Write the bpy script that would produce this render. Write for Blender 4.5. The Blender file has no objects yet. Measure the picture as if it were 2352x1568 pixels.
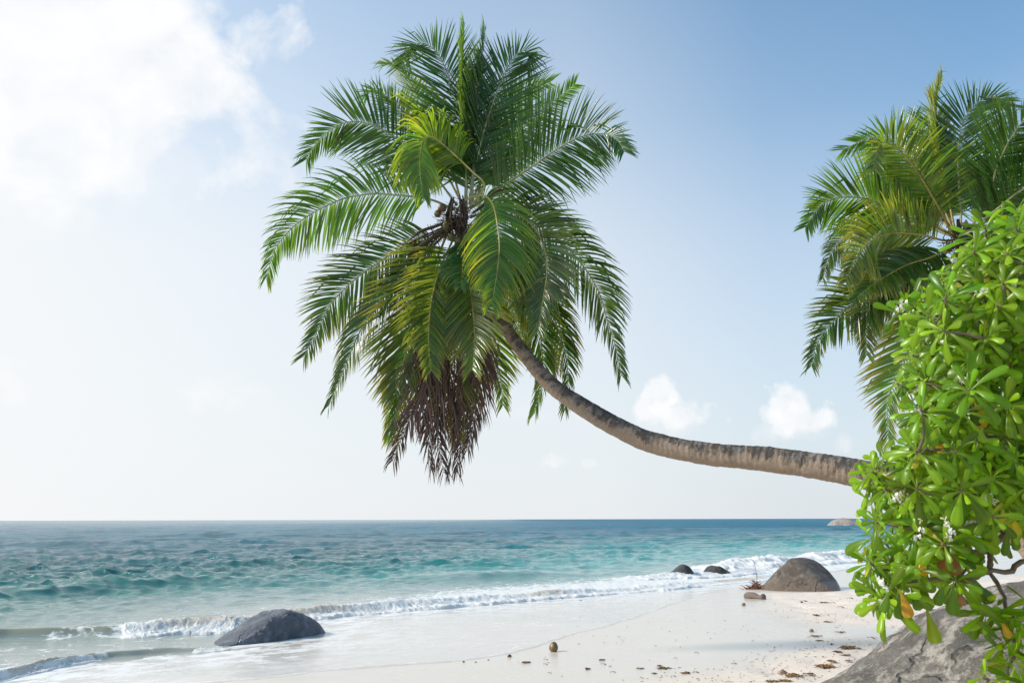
import bpy, math, random
import numpy as np
from mathutils import Vector, Matrix

SC = bpy.context.scene
COL = SC.collection
rng = np.random.default_rng(7)
random.seed(7)
R = math.radians

# ------------------------------------------------------------------ camera
W0, H0 = 2352.0, 1568.0
LENS = 28.0
F = W0 * LENS / 36.0
CAM = np.array([0.0, 0.0, 2.1])
PITCH = math.atan((1192.0 - H0 / 2) / F)
ROLL = R(-0.14)
cam_d = bpy.data.cameras.new("camera")
cam = bpy.data.objects.new("camera", cam_d)
COL.objects.link(cam)
cam_d.lens = LENS
cam_d.sensor_width = 36.0
cam_d.clip_start = 0.05
cam_d.clip_end = 60000
cam_d.dof.use_dof = True
cam_d.dof.focus_distance = 10.5
cam_d.dof.aperture_fstop = 11.0
ROT = (Matrix.Rotation(R(90) + PITCH, 3, 'X') @ Matrix.Rotation(ROLL, 3, 'Z'))
cam.matrix_world = Matrix.Translation(Vector(CAM)) @ ROT.to_4x4()
SC.camera = cam
ROTN = np.array(ROT)


def ray(u, v):
    d = np.stack(np.broadcast_arrays((np.asarray(u, float) - W0 / 2) / F,
                                     -(np.asarray(v, float) - H0 / 2) / F, -1.0), -1)
    return d @ ROTN.T


def at(u, v, Y):
    """point seen in that direction, Y metres in front of where the photographer stood"""
    d = ray(u, v)
    return CAM + d * (np.asarray(Y, float) / d[..., 1])[..., None]


# ------------------------------------------------------------------ noise
def _hash(ix, iy, iz, seed):
    h = (ix.astype(np.int64) * 374761393 + iy.astype(np.int64) * 668265263 + iz.astype(np.int64) * 1274126177 + seed * 974711)
    h = h & 0xFFFFFFFF
    h = ((h ^ (h >> 13)) * 1274126177) & 0xFFFFFFFF
    h = ((h ^ (h >> 16)) * 2246822519) & 0xFFFFFFFF
    h = h ^ (h >> 15)
    return (h & 0xFFFFFF) / float(0x7FFFFF) - 1.0


def vnoise3(p, seed=0):
    i = np.floor(p).astype(np.int64)
    f = p - i
    f = f * f * f * (f * (f * 6 - 15) + 10)
    r = 0
    for a in (0, 1):
        wx = f[:, 0] if a else 1 - f[:, 0]
        for b in (0, 1):
            wy = f[:, 1] if b else 1 - f[:, 1]
            for c in (0, 1):
                wz = f[:, 2] if c else 1 - f[:, 2]
                r = r + wx * wy * wz * _hash(i[:, 0] + a, i[:, 1] + b, i[:, 2] + c, seed)
    return r


def vnoise2(x, y, seed=0):
    ix = np.floor(x).astype(np.int64)
    iy = np.floor(y).astype(np.int64)
    fx = x - ix
    fy = y - iy
    fx = fx * fx * fx * (fx * (fx * 6 - 15) + 10)
    fy = fy * fy * fy * (fy * (fy * 6 - 15) + 10)
    z = np.zeros_like(ix)
    a = _hash(ix, iy, z, seed)
    b = _hash(ix + 1, iy, z, seed)
    c = _hash(ix, iy + 1, z, seed)
    d = _hash(ix + 1, iy + 1, z, seed)
    return (a * (1 - fx) + b * fx) * (1 - fy) + (c * (1 - fx) + d * fx) * fy


def fbm3(p, octv=5, gain=0.5, lac=2.03, seed=0, billow=False):
    s, a, t = 0, 1.0, 0
    for o in range(octv):
        n = vnoise3(p * lac ** o + 17.3 * o, seed + o)
        s = s + a * ((1 - 2 * np.abs(n)) if billow else n)
        t += a
        a *= gain
    return s / t


def fbm2(x, y, octv=5, gain=0.5, lac=2.03, seed=0):
    s, a, t = 0, 1.0, 0
    for o in range(octv):
        s = s + a * vnoise2(x * lac ** o + 11.7 * o, y * lac ** o - 5.1 * o, seed + o)
        t += a
        a *= gain
    return s / t


def sstep(a, b, x):
    t = np.clip((x - a) / (b - a), 0, 1)
    return t * t * (3 - 2 * t)


def norm(a):
    return a / np.maximum(np.linalg.norm(a, axis=-1, keepdims=True), 1e-9)


def catmull(pts, n):
    pts = np.asarray(pts, float)
    P = np.vstack([2 * pts[0] - pts[1], pts, 2 * pts[-1] - pts[-2]])
    m = len(pts) - 1
    seg = np.linalg.norm(np.diff(pts, axis=0), axis=1)
    cum = np.concatenate([[0], np.cumsum(seg)])
    d = np.linspace(0, cum[-1], n)
    k = np.clip(np.searchsorted(cum, d, side='right') - 1, 0, m - 1)
    t = ((d - cum[k]) / np.maximum(seg[k], 1e-9))[:, None]
    p0, p1, p2, p3 = P[k], P[k + 1], P[k + 2], P[k + 3]
    return 0.5 * ((2 * p1) + (-p0 + p2) * t + (2 * p0 - 5 * p1 + 4 * p2 - p3) * t ** 2 + (-p0 + 3 * p1 - 3 * p2 + p3) * t ** 3)


# ------------------------------------------------------------------ mesh helpers
def build(name, V, faces, mat, parent=None, attrs=None, smooth=True):
    """faces: list of (n,3)/(n,4) index arrays -> ONE mesh object"""
    V = np.asarray(V, np.float32)
    if parent is not None:
        r = parent
        off = np.zeros(3)
        while r is not None:
            off += np.array(r.location)
            r = r.parent
        V = V - off.astype(np.float32)
    faces = [np.asarray(f, np.int32) for f in faces if len(f)]
    me = bpy.data.meshes.new(name)
    me.vertices.add(len(V))
    me.vertices.foreach_set("co", V.ravel())
    idx = np.concatenate([f.ravel() for f in faces])
    tot = np.concatenate([np.full(len(f), f.shape[1], np.int32) for f in faces])
    start = np.concatenate([[0], np.cumsum(tot)[:-1]]).astype(np.int32)
    me.loops.add(len(idx))
    me.loops.foreach_set("vertex_index", idx)
    me.polygons.add(len(tot))
    me.polygons.foreach_set("loop_start", start)
    if smooth:
        me.polygons.foreach_set("use_smooth", np.ones(len(tot), bool))
    me.update(calc_edges=True)
    for k, a in (attrs or {}).items():
        a = np.asarray(a, np.float32)
        if a.ndim == 1:
            at_ = me.attributes.new(k, 'FLOAT', 'POINT')
            at_.data.foreach_set("value", a)
        else:
            if a.shape[1] == 3:
                a = np.hstack([a, np.ones((len(a), 1), np.float32)])
            at_ = me.attributes.new(k, 'FLOAT_COLOR', 'POINT')
            at_.data.foreach_set("color", a.ravel())
    me.materials.append(mat)
    ob = bpy.data.objects.new(name, me)
    COL.objects.link(ob)
    if parent is not None:
        ob.parent = parent
    return ob


def tag(o, label=None, cat=None, group=None, kind=None):
    if label:
        o["label"] = label
    if cat:
        o["category"] = cat
    if group:
        o["group"] = group
    if kind:
        o["kind"] = kind
    return o


def thing(name, loc, label, cat, group=None):
    o = bpy.data.objects.new(name, None)
    o.empty_display_size = 0.2
    o.location = tuple(float(c) for c in loc)
    COL.objects.link(o)
    return tag(o, label, cat, group)


class MB:
    def __init__(s):
        s.V, s.Q, s.T, s.n = [], [], [], 0
        s.A = {}

    def add(s, V, Q=(), T=(), **attrs):
        V = np.asarray(V, float)
        if len(Q):
            s.Q.append(np.asarray(Q) + s.n)
        if len(T):
            s.T.append(np.asarray(T) + s.n)
        s.V.append(V)
        for k, a in attrs.items():
            s.A.setdefault(k, []).append(np.asarray(a, float))
        s.n += len(V)

    def build(s, name, mat, parent=None, smooth=True):
        at_ = {k: np.concatenate(a) for k, a in s.A.items()}
        f = []
        if s.Q:
            f.append(np.concatenate(s.Q))
        if s.T:
            f.append(np.concatenate(s.T))
        return build(name, np.concatenate(s.V), f, mat, parent, at_, smooth)


def grid_quads(n, m, wrap=False):
    i = np.arange(n - 1)[:, None]
    j = np.arange(m if wrap else m - 1)[None, :]
    j2 = (j + 1) % m
    return np.stack([i * m + j, i * m + j2, (i + 1) * m + j2, (i + 1) * m + j], -1).reshape(-1, 4)


def tube(P, rad, sides=8, cap=True, flat=1.0):
    P = np.asarray(P, float)
    n = len(P)
    rad = np.broadcast_to(rad, (n,))
    T = norm(np.gradient(P, axis=0))
    ref = np.array([0.0, 0.0, 1.0]) if abs(T[0][2]) < 0.9 else np.array([1.0, 0, 0])
    N = np.zeros((n, 3))
    a = ref
    for i in range(n):
        a = a - T[i] * np.dot(a, T[i])
        a = a / max(np.linalg.norm(a), 1e-9)
        N[i] = a
    B = np.cross(T, N)
    th = np.linspace(0, 2 * np.pi, sides, endpoint=False)
    V = P[:, None, :] + rad[:, None, None] * (np.cos(th)[None, :, None] * N[:, None, :] * flat + np.sin(th)[None, :, None] * B[:, None, :])
    V = V.reshape(-1, 3)
    Q = grid_quads(n, sides, True)
    T3 = []
    if cap:
        V = np.vstack([V, P[0], P[-1]])
        c0, c1 = n * sides, n * sides + 1
        for j in range(sides):
            T3.append((c0, (j + 1) % sides, j))
            T3.append((c1, (n - 1) * sides + j, (n - 1) * sides + (j + 1) % sides))
    return V, Q, T3


# ------------------------------------------------------------------ node helpers
class NT:
    def __init__(s, tree):
        s.t = tree
        s.l = tree.links

    def n(s, typ, ins=None, **kw):
        nd = s.t.nodes.new(typ)
        for k, v in kw.items():
            setattr(nd, k, v)
        for k, v in (ins or {}).items():
            s.set(nd.inputs[k], v)
        return nd

    def set(s, sock, v):
        if isinstance(v, bpy.types.NodeSocket):
            s.l.new(v, sock)
        elif isinstance(v, bpy.types.Node):
            s.l.new(v.outputs[0], sock)
        else:
            if hasattr(sock.default_value, "__len__") and not isinstance(v, str):
                v = tuple(v)
                if len(v) == 3 and len(sock.default_value) == 4:
                    v = v + (1.0,)
            sock.default_value = v

    def m(s, op, a, b=None, c=None, clamp=False):
        nd = s.t.nodes.new("ShaderNodeMath")
        nd.operation = op
        nd.use_clamp = clamp
        for i, v in enumerate((a, b, c)):
            if v is not None:
                s.set(nd.inputs[i], v)
        return nd.outputs[0]

    def ramp(s, fac, stops, interp='LINEAR'):
        nd = s.t.nodes.new("ShaderNodeValToRGB")
        nd.color_ramp.interpolation = interp
        el = nd.color_ramp.elements
        while len(el) > 1:
            el.remove(el[-1])
        for i, (p, c) in enumerate(stops):
            e = el[0] if i == 0 else el.new(p)
            e.position = p
            c = (c, c, c) if isinstance(c, (int, float)) else c
            e.color = (c[0], c[1], c[2], 1)
        s.set(nd.inputs[0], fac)
        return nd.outputs[0]

    def mix(s, fac, a, b, blend='MIX'):
        nd = s.t.nodes.new("ShaderNodeMix")
        nd.data_type = 'RGBA'
        nd.blend_type = blend
        s.set(nd.inputs[0], fac)
        s.set(nd.inputs[6], a)
        s.set(nd.inputs[7], b)
        return nd.outputs[2]

    def attr(s, name, out=0):
        nd = s.t.nodes.new("ShaderNodeAttribute")
        nd.attribute_name = name
        return nd.outputs['Color'] if out == 0 else nd.outputs['Fac']

    def noise(s, vec, scale, detail=5, rough=0.55, dist=0.0, out='Fac', dims='3D'):
        nd = s.t.nodes.new("ShaderNodeTexNoise")
        nd.noise_dimensions = dims
        if vec is not None:
            s.set(nd.inputs['Vector'], vec)
        nd.inputs['Scale'].default_value = scale
        nd.inputs['Detail'].default_value = detail
        nd.inputs['Roughness'].default_value = rough
        nd.inputs['Distortion'].default_value = dist
        return nd.outputs[out]

    def pos(s):
        return s.t.nodes.new("ShaderNodeNewGeometry").outputs['Position']

    def scale(s, vec, sc):
        nd = s.t.nodes.new("ShaderNodeMapping")
        s.set(nd.inputs['Vector'], vec)
        nd.inputs['Scale'].default_value = sc
        return nd.outputs[0]

    def bump(s, h, strength=0.5, dist=0.02, normal=None):
        nd = s.t.nodes.new("ShaderNodeBump")
        s.set(nd.inputs['Height'], h)
        s.set(nd.inputs['Strength'], strength)
        s.set(nd.inputs['Distance'], dist)
        if normal is not None:
            s.set(nd.inputs['Normal'], normal)
        return nd.outputs[0]


def material(name):
    m = bpy.data.materials.new(name)
    m.use_nodes = True
    m.node_tree.nodes.clear()
    t = NT(m.node_tree)
    out = t.n("ShaderNodeOutputMaterial")
    return m, t, out


def principled(t, out, **ins):
    p = t.n("ShaderNodeBsdfPrincipled")
    for k, v in ins.items():
        t.set(p.inputs[k.replace('_', ' ')], v)
    t.l.new(p.outputs[0], out.inputs[0])
    return p


# ------------------------------------------------------------------ light and sky
SUN_AZ, SUN_EL = 86.0, 33.0          # degrees left of the view, above the horizon
sd = np.array([-math.sin(R(SUN_AZ)) * math.cos(R(SUN_EL)), math.cos(R(SUN_AZ)) * math.cos(R(SUN_EL)), math.sin(R(SUN_EL))])
sun_l = bpy.data.lights.new("sun", 'SUN')
sun_l.energy = 3.5
sun_l.angle = R(8.0)
sun_l.color = (1.0, 0.93, 0.82)
sun = bpy.data.objects.new("sun", sun_l)
COL.objects.link(sun)
sun.rotation_euler = Vector(sd).to_track_quat('Z', 'Y').to_euler()

SKY_STRENGTH = 0.15
world = bpy.data.worlds.new("World")
SC.world = world
world.use_nodes = True
world.node_tree.nodes.clear()
t = NT(world.node_tree)
wo = t.n("ShaderNodeOutputWorld")
bg = t.n("ShaderNodeBackground")
bg.inputs['Strength'].default_value = SKY_STRENGTH
t.l.new(bg.outputs[0], wo.inputs[0])
sky = t.n("ShaderNodeTexSky")
sky.sky_type = 'NISHITA'
sky.sun_disc = False
sky.sun_elevation = R(SUN_EL)
sky.sun_rotation = R(-SUN_AZ)
sky.altitude = 0
sky.air_density = 1.0
sky.dust_density = 0.7
sky.ozone_density = 1.5
dirv = t.n("ShaderNodeTexCoord").outputs['Generated']


def wdot(vec):
    nd = t.n("ShaderNodeVectorMath", operation='DOT_PRODUCT')
    t.set(nd.inputs[0], dirv)
    nd.inputs[1].default_value = tuple(float(c) for c in vec)
    return nd.outputs['Value']


def cloud(u, v, ru, rv, scale, amp, gain, opac, base=1.0, seed=0.0):
    c = norm(ray(u, v))
    up = np.array([0, 0, 1.0])
    r_ = norm(np.cross(c, up))
    u_ = np.cross(r_, c)
    a = t.m('DIVIDE', wdot(r_), ru / F)
    b = t.m('DIVIDE', wdot(u_), rv / F)
    if base != 1.0:                                     # flatter underside
        neg = t.m('MINIMUM', b, 0.0)
        b = t.m('ADD', t.m('MAXIMUM', b, 0.0), t.m('MULTIPLY', neg, base))
    r2 = t.m('ADD', t.m('MULTIPLY', a, a), t.m('MULTIPLY', b, b))
    rr = t.m('SQRT', r2)
    mp = t.n("ShaderNodeMapping")
    t.set(mp.inputs['Vector'], dirv)
    mp.inputs['Location'].default_value = (seed, seed * 0.7, -seed)
    nz = t.noise(mp.outputs[0], scale, 9, 0.55, 0.25)
    d = t.m('SUBTRACT', 1.0, rr)
    d = t.m('ADD', d, t.m('MULTIPLY', t.m('SUBTRACT', nz, 0.5), amp))
    d = t.m('MULTIPLY', d, gain, clamp=True)
    d = t.m('MULTIPLY', d, t.m('GREATER_THAN', wdot(c), 0.2))
    d = t.m('SMOOTH_MAX', d, 0.0, 0.02)
    return t.m('MULTIPLY', d, opac), nz


col = t.mix(1.0, sky.outputs[0], (0.60, 1.06, 1.17), 'MULTIPLY')
# the thick bright sea air low in the sky
sep = t.n("ShaderNodeSeparateXYZ")
t.set(sep.inputs[0], dirv)
el = t.m('ABSOLUTE', sep.outputs[2])
veil = t.ramp(el, [(0.0, 1.0), (0.10, 0.86), (0.22, 0.66), (0.33, 0.47), (0.46, 0.16), (0.62, 0.0)])
col = t.mix(t.m('MULTIPLY', veil, 0.97), col, (3.85, 4.05, 4.32))
# bright hazy air round the sun
toward = t.m('ADD', wdot(norm(np.array([-0.90, 0.42, 0.06]))), 0.1)
glow = t.ramp(toward, [(0.0, 0.0), (0.22, 0.14), (0.42, 0.52), (0.6, 0.58), (0.8, 0.78), (1.0, 1.0)])
glow = t.m('MULTIPLY', glow, t.ramp(el, [(0.30, 1.0), (0.62, 0.50)]))
col = t.mix(glow, col, (5.0, 5.1, 5.15))
CLOUDS = [
    (20, 110, 450, 290, 8.0, 3.2, 1.7, 0.80, 1.0, 1.3),
    (200, 70, 300, 240, 11.0, 3.2, 2.0, 0.75, 1.0, 4.1),
    (425, 175, 135, 105, 15.0, 3.2, 2.0, 0.7, 1.0, 6.1),
    (190, 320, 240, 120, 11.0, 2.6, 1.1, 0.4, 1.0, 2.6),
    (1512, 930, 46, 62, 30.0, 2.6, 2.4, 0.72, 1.2, 2.2),
    (1575, 962, 74, 44, 30.0, 2.6, 2.4, 0.75, 1.3, 3.2),
    (1540, 975, 95, 34, 26.0, 2.2, 1.2, 0.45, 1.0, 1.2),
    (1816, 930, 48, 52, 30.0, 2.4, 2.4, 0.75, 1.2, 5.0),
    (1838, 966, 72, 44, 30.0, 2.4, 2.4, 0.8, 1.3, 8.0),
    (1815, 985, 90, 32, 26.0, 2.2, 1.2, 0.45, 1.0, 4.4),
    (1938, 1020, 24, 24, 44.0, 2.0, 1.8, 0.40, 1.2, 9.0),
    (540, 900, 135, 56, 20.0, 2.8, 1.4, 0.42, 1.2, 7.7),
    (1278, 1055, 46, 22, 38.0, 2.4, 1.7, 0.42, 1.2, 3.9),
    (1352, 1062, 22, 16, 48.0, 2.2, 1.7, 0.35, 1.2, 2.9),
    (1180, 945, 150, 60, 16.0, 2.4, 1.0, 0.25, 1.0, 6.4),
    (40, 880, 90, 50, 18.0, 2.4, 1.2, 0.3, 1.0, 6.9),
]
CLOUD_COL = (5.5, 5.5, 5.5)
for args in CLOUDS:
    f_, nz_ = cloud(*args)
    shade = t.ramp(nz_, [(0.3, (CLOUD_COL[0] * .86, CLOUD_COL[1] * .89, CLOUD_COL[2] * .93)), (0.6, CLOUD_COL)])
    col = t.mix(f_, col, shade)
t.l.new(col, bg.inputs['Color'])

SC.view_settings.view_transform = 'Standard'
SC.view_settings.look = 'None'
SC.view_settings.exposure = 0.30
SC.view_settings.gamma = 1.0
SC.cycles.use_denoising = True
SC.cycles.max_bounces = 8
SC.cycles.transparent_max_bounces = 8
SC.cycles.caustics_reflective = False
SC.cycles.caustics_refractive = False

# ------------------------------------------------------------------ shore geometry
SHORE_PX = [(-420, 1730), (-200, 1640), (0, 1563), (240, 1517), (480, 1497), (590, 1466), (680, 1432), (800, 1413), (1000, 1397), (1200, 1379),
            (1500, 1355), (1650, 1340), (1770, 1329), (1990, 1298), (2290, 1264)]


def on_level(u, v, z=0.0):
    d = ray(u, v)
    k = (z - CAM[2]) / d[..., 2]
    return CAM + d * k[..., None]


_sp = on_level(np.array([p[0] for p in SHORE_PX]), np.array([p[1] for p in SHORE_PX]))[:, :2]
_sp = catmull(_sp, 120)
SHORE = np.vstack([[-40, -300], [-16, -30], [-10.5, 0], _sp, [60, 80], [150, 150], [700, 500], [9000, 4000]])


def polydist(x, y, poly):
    """signed distance (positive on the right of the line's direction) and arc length at the nearest point"""
    best = np.full(x.shape, 1e18)
    sgn = np.zeros(x.shape)
    arc = np.zeros(x.shape)
    L = 0.0
    for a, b in zip(poly[:-1], poly[1:]):
        ab = b - a
        l2 = float(ab @ ab)
        tt = np.clip(((x - a[0]) * ab[0] + (y - a[1]) * ab[1]) / l2, 0, 1)
        dx = x - a[0] - tt * ab[0]
        dy = y - a[1] - tt * ab[1]
        d2 = dx * dx + dy * dy
        cr = ab[1] * (x - a[0]) - ab[0] * (y - a[1])
        m = d2 < best
        best = np.where(m, d2, best)
        sgn = np.where(m, np.sign(cr), sgn)
        arc = np.where(m, L + tt * math.sqrt(l2), arc)
        L += math.sqrt(l2)
    return np.sqrt(best) * np.where(sgn == 0, 1, sgn), arc


def land_z(s):
    """beach profile from distance inland (negative = out to sea)"""
    up = 0.046 * np.clip(s, 0, 8) + 0.03 * np.clip(s - 8, 0, 12) + 0.06 * np.clip(s - 20, 0, 25) + 0.004 * np.clip(s - 45, 0, 400)
    dn = -0.07 * np.clip(-s, 0, 40) - 0.02 * np.clip(-s - 40, 0, 200)
    return up + dn


def ground_z(x, y):
    x = np.atleast_1d(np.asarray(x, float))
    y = np.atleast_1d(np.asarray(y, float))
    return land_z(polydist(x, y, SHORE)[0])


def on_ground(u, v):
    """where the line of sight meets the beach"""
    u = np.atleast_1d(np.asarray(u, float))
    v = np.atleast_1d(np.asarray(v, float))
    z = np.zeros(u.shape)
    for _ in range(25):
        p = on_level(u, v, z)
        z = 0.5 * z + 0.5 * ground_z(p[:, 0], p[:, 1])
    p = on_level(u, v, z)
    p[:, 2] = ground_z(p[:, 0], p[:, 1])
    return p


def axis(lo, hi, step, far_lo, far_hi, g=1.13):
    a = list(np.arange(lo, hi + 1e-6, step))
    s = step
    while a[-1] < far_hi:
        s *= g
        a.append(a[-1] + s)
    s = step
    b = [a[0]]
    while b[-1] > far_lo:
        s *= g
        b.append(b[-1] - s)
    return np.array(b[::-1][:-1] + a)


# -------- sand
xs = axis(-9, 15, 0.09, -12000, 12000)
ys = axis(3.0, 34, 0.075, -400, 22000)
gx, gy = np.meshgrid(xs, ys)
X, Y = gx.ravel(), gy.ravel()
S, ARC = polydist(X, Y, SHORE)
Z = land_z(S)
# wash line: film of water left by the last wave
FILM_PX = [(-300, 1720), (100, 1610), (300, 1585), (560, 1563), (700, 1548), (850, 1533), (1000, 1524), (1130, 1509), (1215, 1490), (1290, 1466), (1330, 1453), (1400, 1436), (1455, 1420), (1500, 1404),
           (1560, 1382), (1640, 1358), (1700, 1345), (1790, 1333), (1990, 1301)]
FILM = catmull(on_ground([p[0] for p in FILM_PX], [p[1] for p in FILM_PX])[:, :2], 160)
FILM[1:-1] += np.stack([np.zeros(158), 0.10 * vnoise2(np.arange(158) * .23, np.zeros(158), 3) + 0.05 * vnoise2(np.arange(158) * .7, np.zeros(158), 4)], 1)
FILM = np.vstack([[-12, 0], [-7.5, 4], FILM, [30, 50], [90, 110]])
SF, _ = polydist(X, Y, FILM)                           # positive inland of the wash line
# dry sand: far from water, with a wet tongue in between
DRY_PX = [(1150, 1720), (1330, 1600), (1480, 1560), (1650, 1536), (1760, 1507), (1850, 1478), (2000, 1468), (2110, 1460), (2140, 1445), (1960, 1436), (1850, 1423), (1770, 1404), (1745, 1390), (1760, 1362), (1900, 1358), (2100, 1340), (2400, 1318)]
DRY = catmull(on_ground([p[0] for p in DRY_PX], [p[1] for p in DRY_PX])[:, :2], 120)
DRY = np.vstack([[3.0, -20], [1.2, 4], DRY, [40, 42], [200, 120]])
SDR, _ = polydist(X, Y, DRY)
n1 = fbm2(X * 0.9, Y * 0.9, 4, seed=21)
dry = sstep(-0.35, 0.55, SDR + 0.5 * n1)
near = (np.hypot(X, Y) < 60)
lump = fbm2(X * 2.2, Y * 2.2, 4, 0.6, seed=31)
foot = np.maximum(0, vnoise2(X * 2.7, Y * 2.7, 41) - 0.25)
Z = Z + np.where(near, dry * (0.022 * lump - 0.055 * foot), 0)
Z = Z + np.where(near, (1 - dry) * sstep(0.3, 2.0, S) * 0.006 * fbm2(X * 0.7, Y * 0.7, 3, seed=51), 0)

mat_sand, t, out = material("coral_sand")
P = t.pos()
dryA = t.attr("dry", 1)
grain = t.noise(P, 260, 3, 0.7)
mott = t.noise(P, 3.5, 6, 0.6)
patch = t.noise(P, 0.6, 4, 0.6)
c_dry = t.mix(mott, (0.755, 0.635, 0.53), (0.82, 0.715, 0.61))
c_wet = t.mix(patch, (0.66, 0.595, 0.51), (0.735, 0.665, 0.575))
c = t.mix(dryA, c_wet, c_dry)
speck = t.noise(P, 38, 4, 0.75)
sp = t.m('MULTIPLY', t.ramp(speck, [(0.66, 0.0), (0.74, 1.0)]), t.m('MULTIPLY', t.ramp(t.noise(P, 1.3, 3), [(0.45, 0.0), (0.62, 1.0)]), dryA))
c = t.mix(t.m('MULTIPLY', sp, 0.55), c, (0.36, 0.22, 0.11))
c = t.mix(t.m('MULTIPLY', grain, 0.14), c, (0.55, 0.45, 0.35))
rough = t.m('ADD', t.m('MULTIPLY', dryA, 0.55), t.ramp(patch, [(0.35, 0.17), (0.65, 0.30)]))
hgt = t.m('ADD', t.m('MULTIPLY', t.noise(P, 14, 5, 0.6), t.m('ADD', t.m('MULTIPLY', dryA, 1.0), 0.03)), t.m('MULTIPLY', grain, 0.06))
bm = t.bump(hgt, 0.6, 0.02)
principled(t, out, Base_Color=c, Roughness=rough, Normal=bm, IOR=1.33)
V = np.stack([X, Y, Z], 1)
sand = build("sand", V, [grid_quads(len(ys), len(xs))], mat_sand, attrs={"dry": dry})
tag(sand, "pale coral sand of the beach", None, None, "structure")

# -------- thin sheet of wash water lying on the sand
fx = axis(-9, 14, 0.07, -14, 22)
fy = axis(3.5, 30, 0.07, 0, 42)
gx, gy = np.meshgrid(fx, fy)
X, Y = gx.ravel(), gy.ravel()
S, _ = polydist(X, Y, SHORE)
SF, _ = polydist(X, Y, FILM)
e = -SF
lobes = 0.18 * vnoise2(X * .5, Y * .5, 9)
fade = 1 - sstep(9.5, 15, Y)
thick = np.where(e > 0, 0.002 + 0.007 * fade * np.clip(e / 0.10, 0, 1) + 0.004 * fade * np.exp(-((e - 0.07) / 0.05) ** 2), -0.008)
rip = 0.0025 * fbm2(X * 1.2, Y * 5.0, 3, seed=77) * np.clip(e / 1.5, 0, 1)
Zf = land_z(S) + 0.004 + thick + rip
V = np.stack([X, Y, Zf], 1)
Q = grid_quads(len(fy), len(fx))
keep = ((e[Q] > -0.12).all(1)) & ((S[Q] > -1.2).all(1))
mat_film, t, out = material("wash_water")
P = t.pos()
eA = t.attr("edge", 1)
sA = t.attr("shore", 1)
lace_v = t.n("ShaderNodeTexVoronoi", feature='DISTANCE_TO_EDGE')
t.set(lace_v.inputs['Vector'], t.n("ShaderNodeVectorMath", {0: P, 1: t.noise(P, 1.6, 3, out='Color')}, operation='ADD'))
lace_v.inputs['Scale'].default_value = 1.7
lace = t.ramp(lace_v.outputs['Distance'], [(0.0, 1.0), (0.05, 0.25), (0.10, 0.0)])
lmask = t.m('MULTIPLY', lace, t.ramp(t.noise(P, 0.5, 4), [(0.46, 0.0), (0.62, 1.0)]))
nearfoam = t.m('MULTIPLY', t.ramp(sA, [(0.0, 1.0), (0.2, 0.8), (0.45, 0.35), (0.8, 0.0)]), t.ramp(t.noise(P, 2.4, 6, 0.65), [(0.42, 0.0), (0.6, 1.0)]))
edgefoam = t.m('MULTIPLY', t.ramp(eA, [(0.0, 0.0), (0.01, 0.0), (0.03, 1.0), (0.07, 0.0)]), t.ramp(t.noise(P, 5, 4), [(0.5, 0.0), (0.62, 0.7)]))
fm = t.m('MAXIMUM', t.m('MAXIMUM', t.m('MULTIPLY', lmask, 0.35), nearfoam), edgefoam)
c = t.mix(t.noise(P, 0.7, 4), (0.625, 0.57, 0.50), (0.71, 0.65, 0.575))
c = t.mix(t.ramp(eA, [(0.0, 0.42), (0.02, 0.22), (0.05, 0.0)]), c, (0.46, 0.37, 0.28))
brown = t.m('MULTIPLY', t.ramp(t.noise(t.scale(P, (1.2, 5.0, 1)), 1.5, 5, 0.6), [(0.60, 0.0), (0.70, 0.55)]), t.ramp(t.noise(P, 0.45, 2), [(0.52, 0.0), (0.66, 1.0)]))
c = t.mix(brown, c, (0.42, 0.33, 0.25))
c = t.mix(fm, c, (0.88, 0.88, 0.87))
h = t.noise(t.scale(P, (1.0, 3.2, 1)), 5.0, 5, 0.6)
principled(t, out, Base_Color=c, Roughness=t.m('ADD', 0.10, t.m('MULTIPLY', fm, 0.5)), IOR=1.33, Normal=t.bump(h, 0.30, 0.02))
wash = build("shallow_water", V, [Q[keep]], mat_film, attrs={"edge": np.clip(e, 0, 10) * 0.5, "shore": np.clip(S / 6.0 + 0.05, 0, 1)})
tag(wash, "thin sheet of wash water on the sand", None, None, "structure")

# ------------------------------------------------------------------ sea
def px_line(px, n=80):
    a = on_level(np.array([p[0] for p in px]), np.array([p[1] for p in px]))[:, :2]
    return catmull(a, n)


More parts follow.
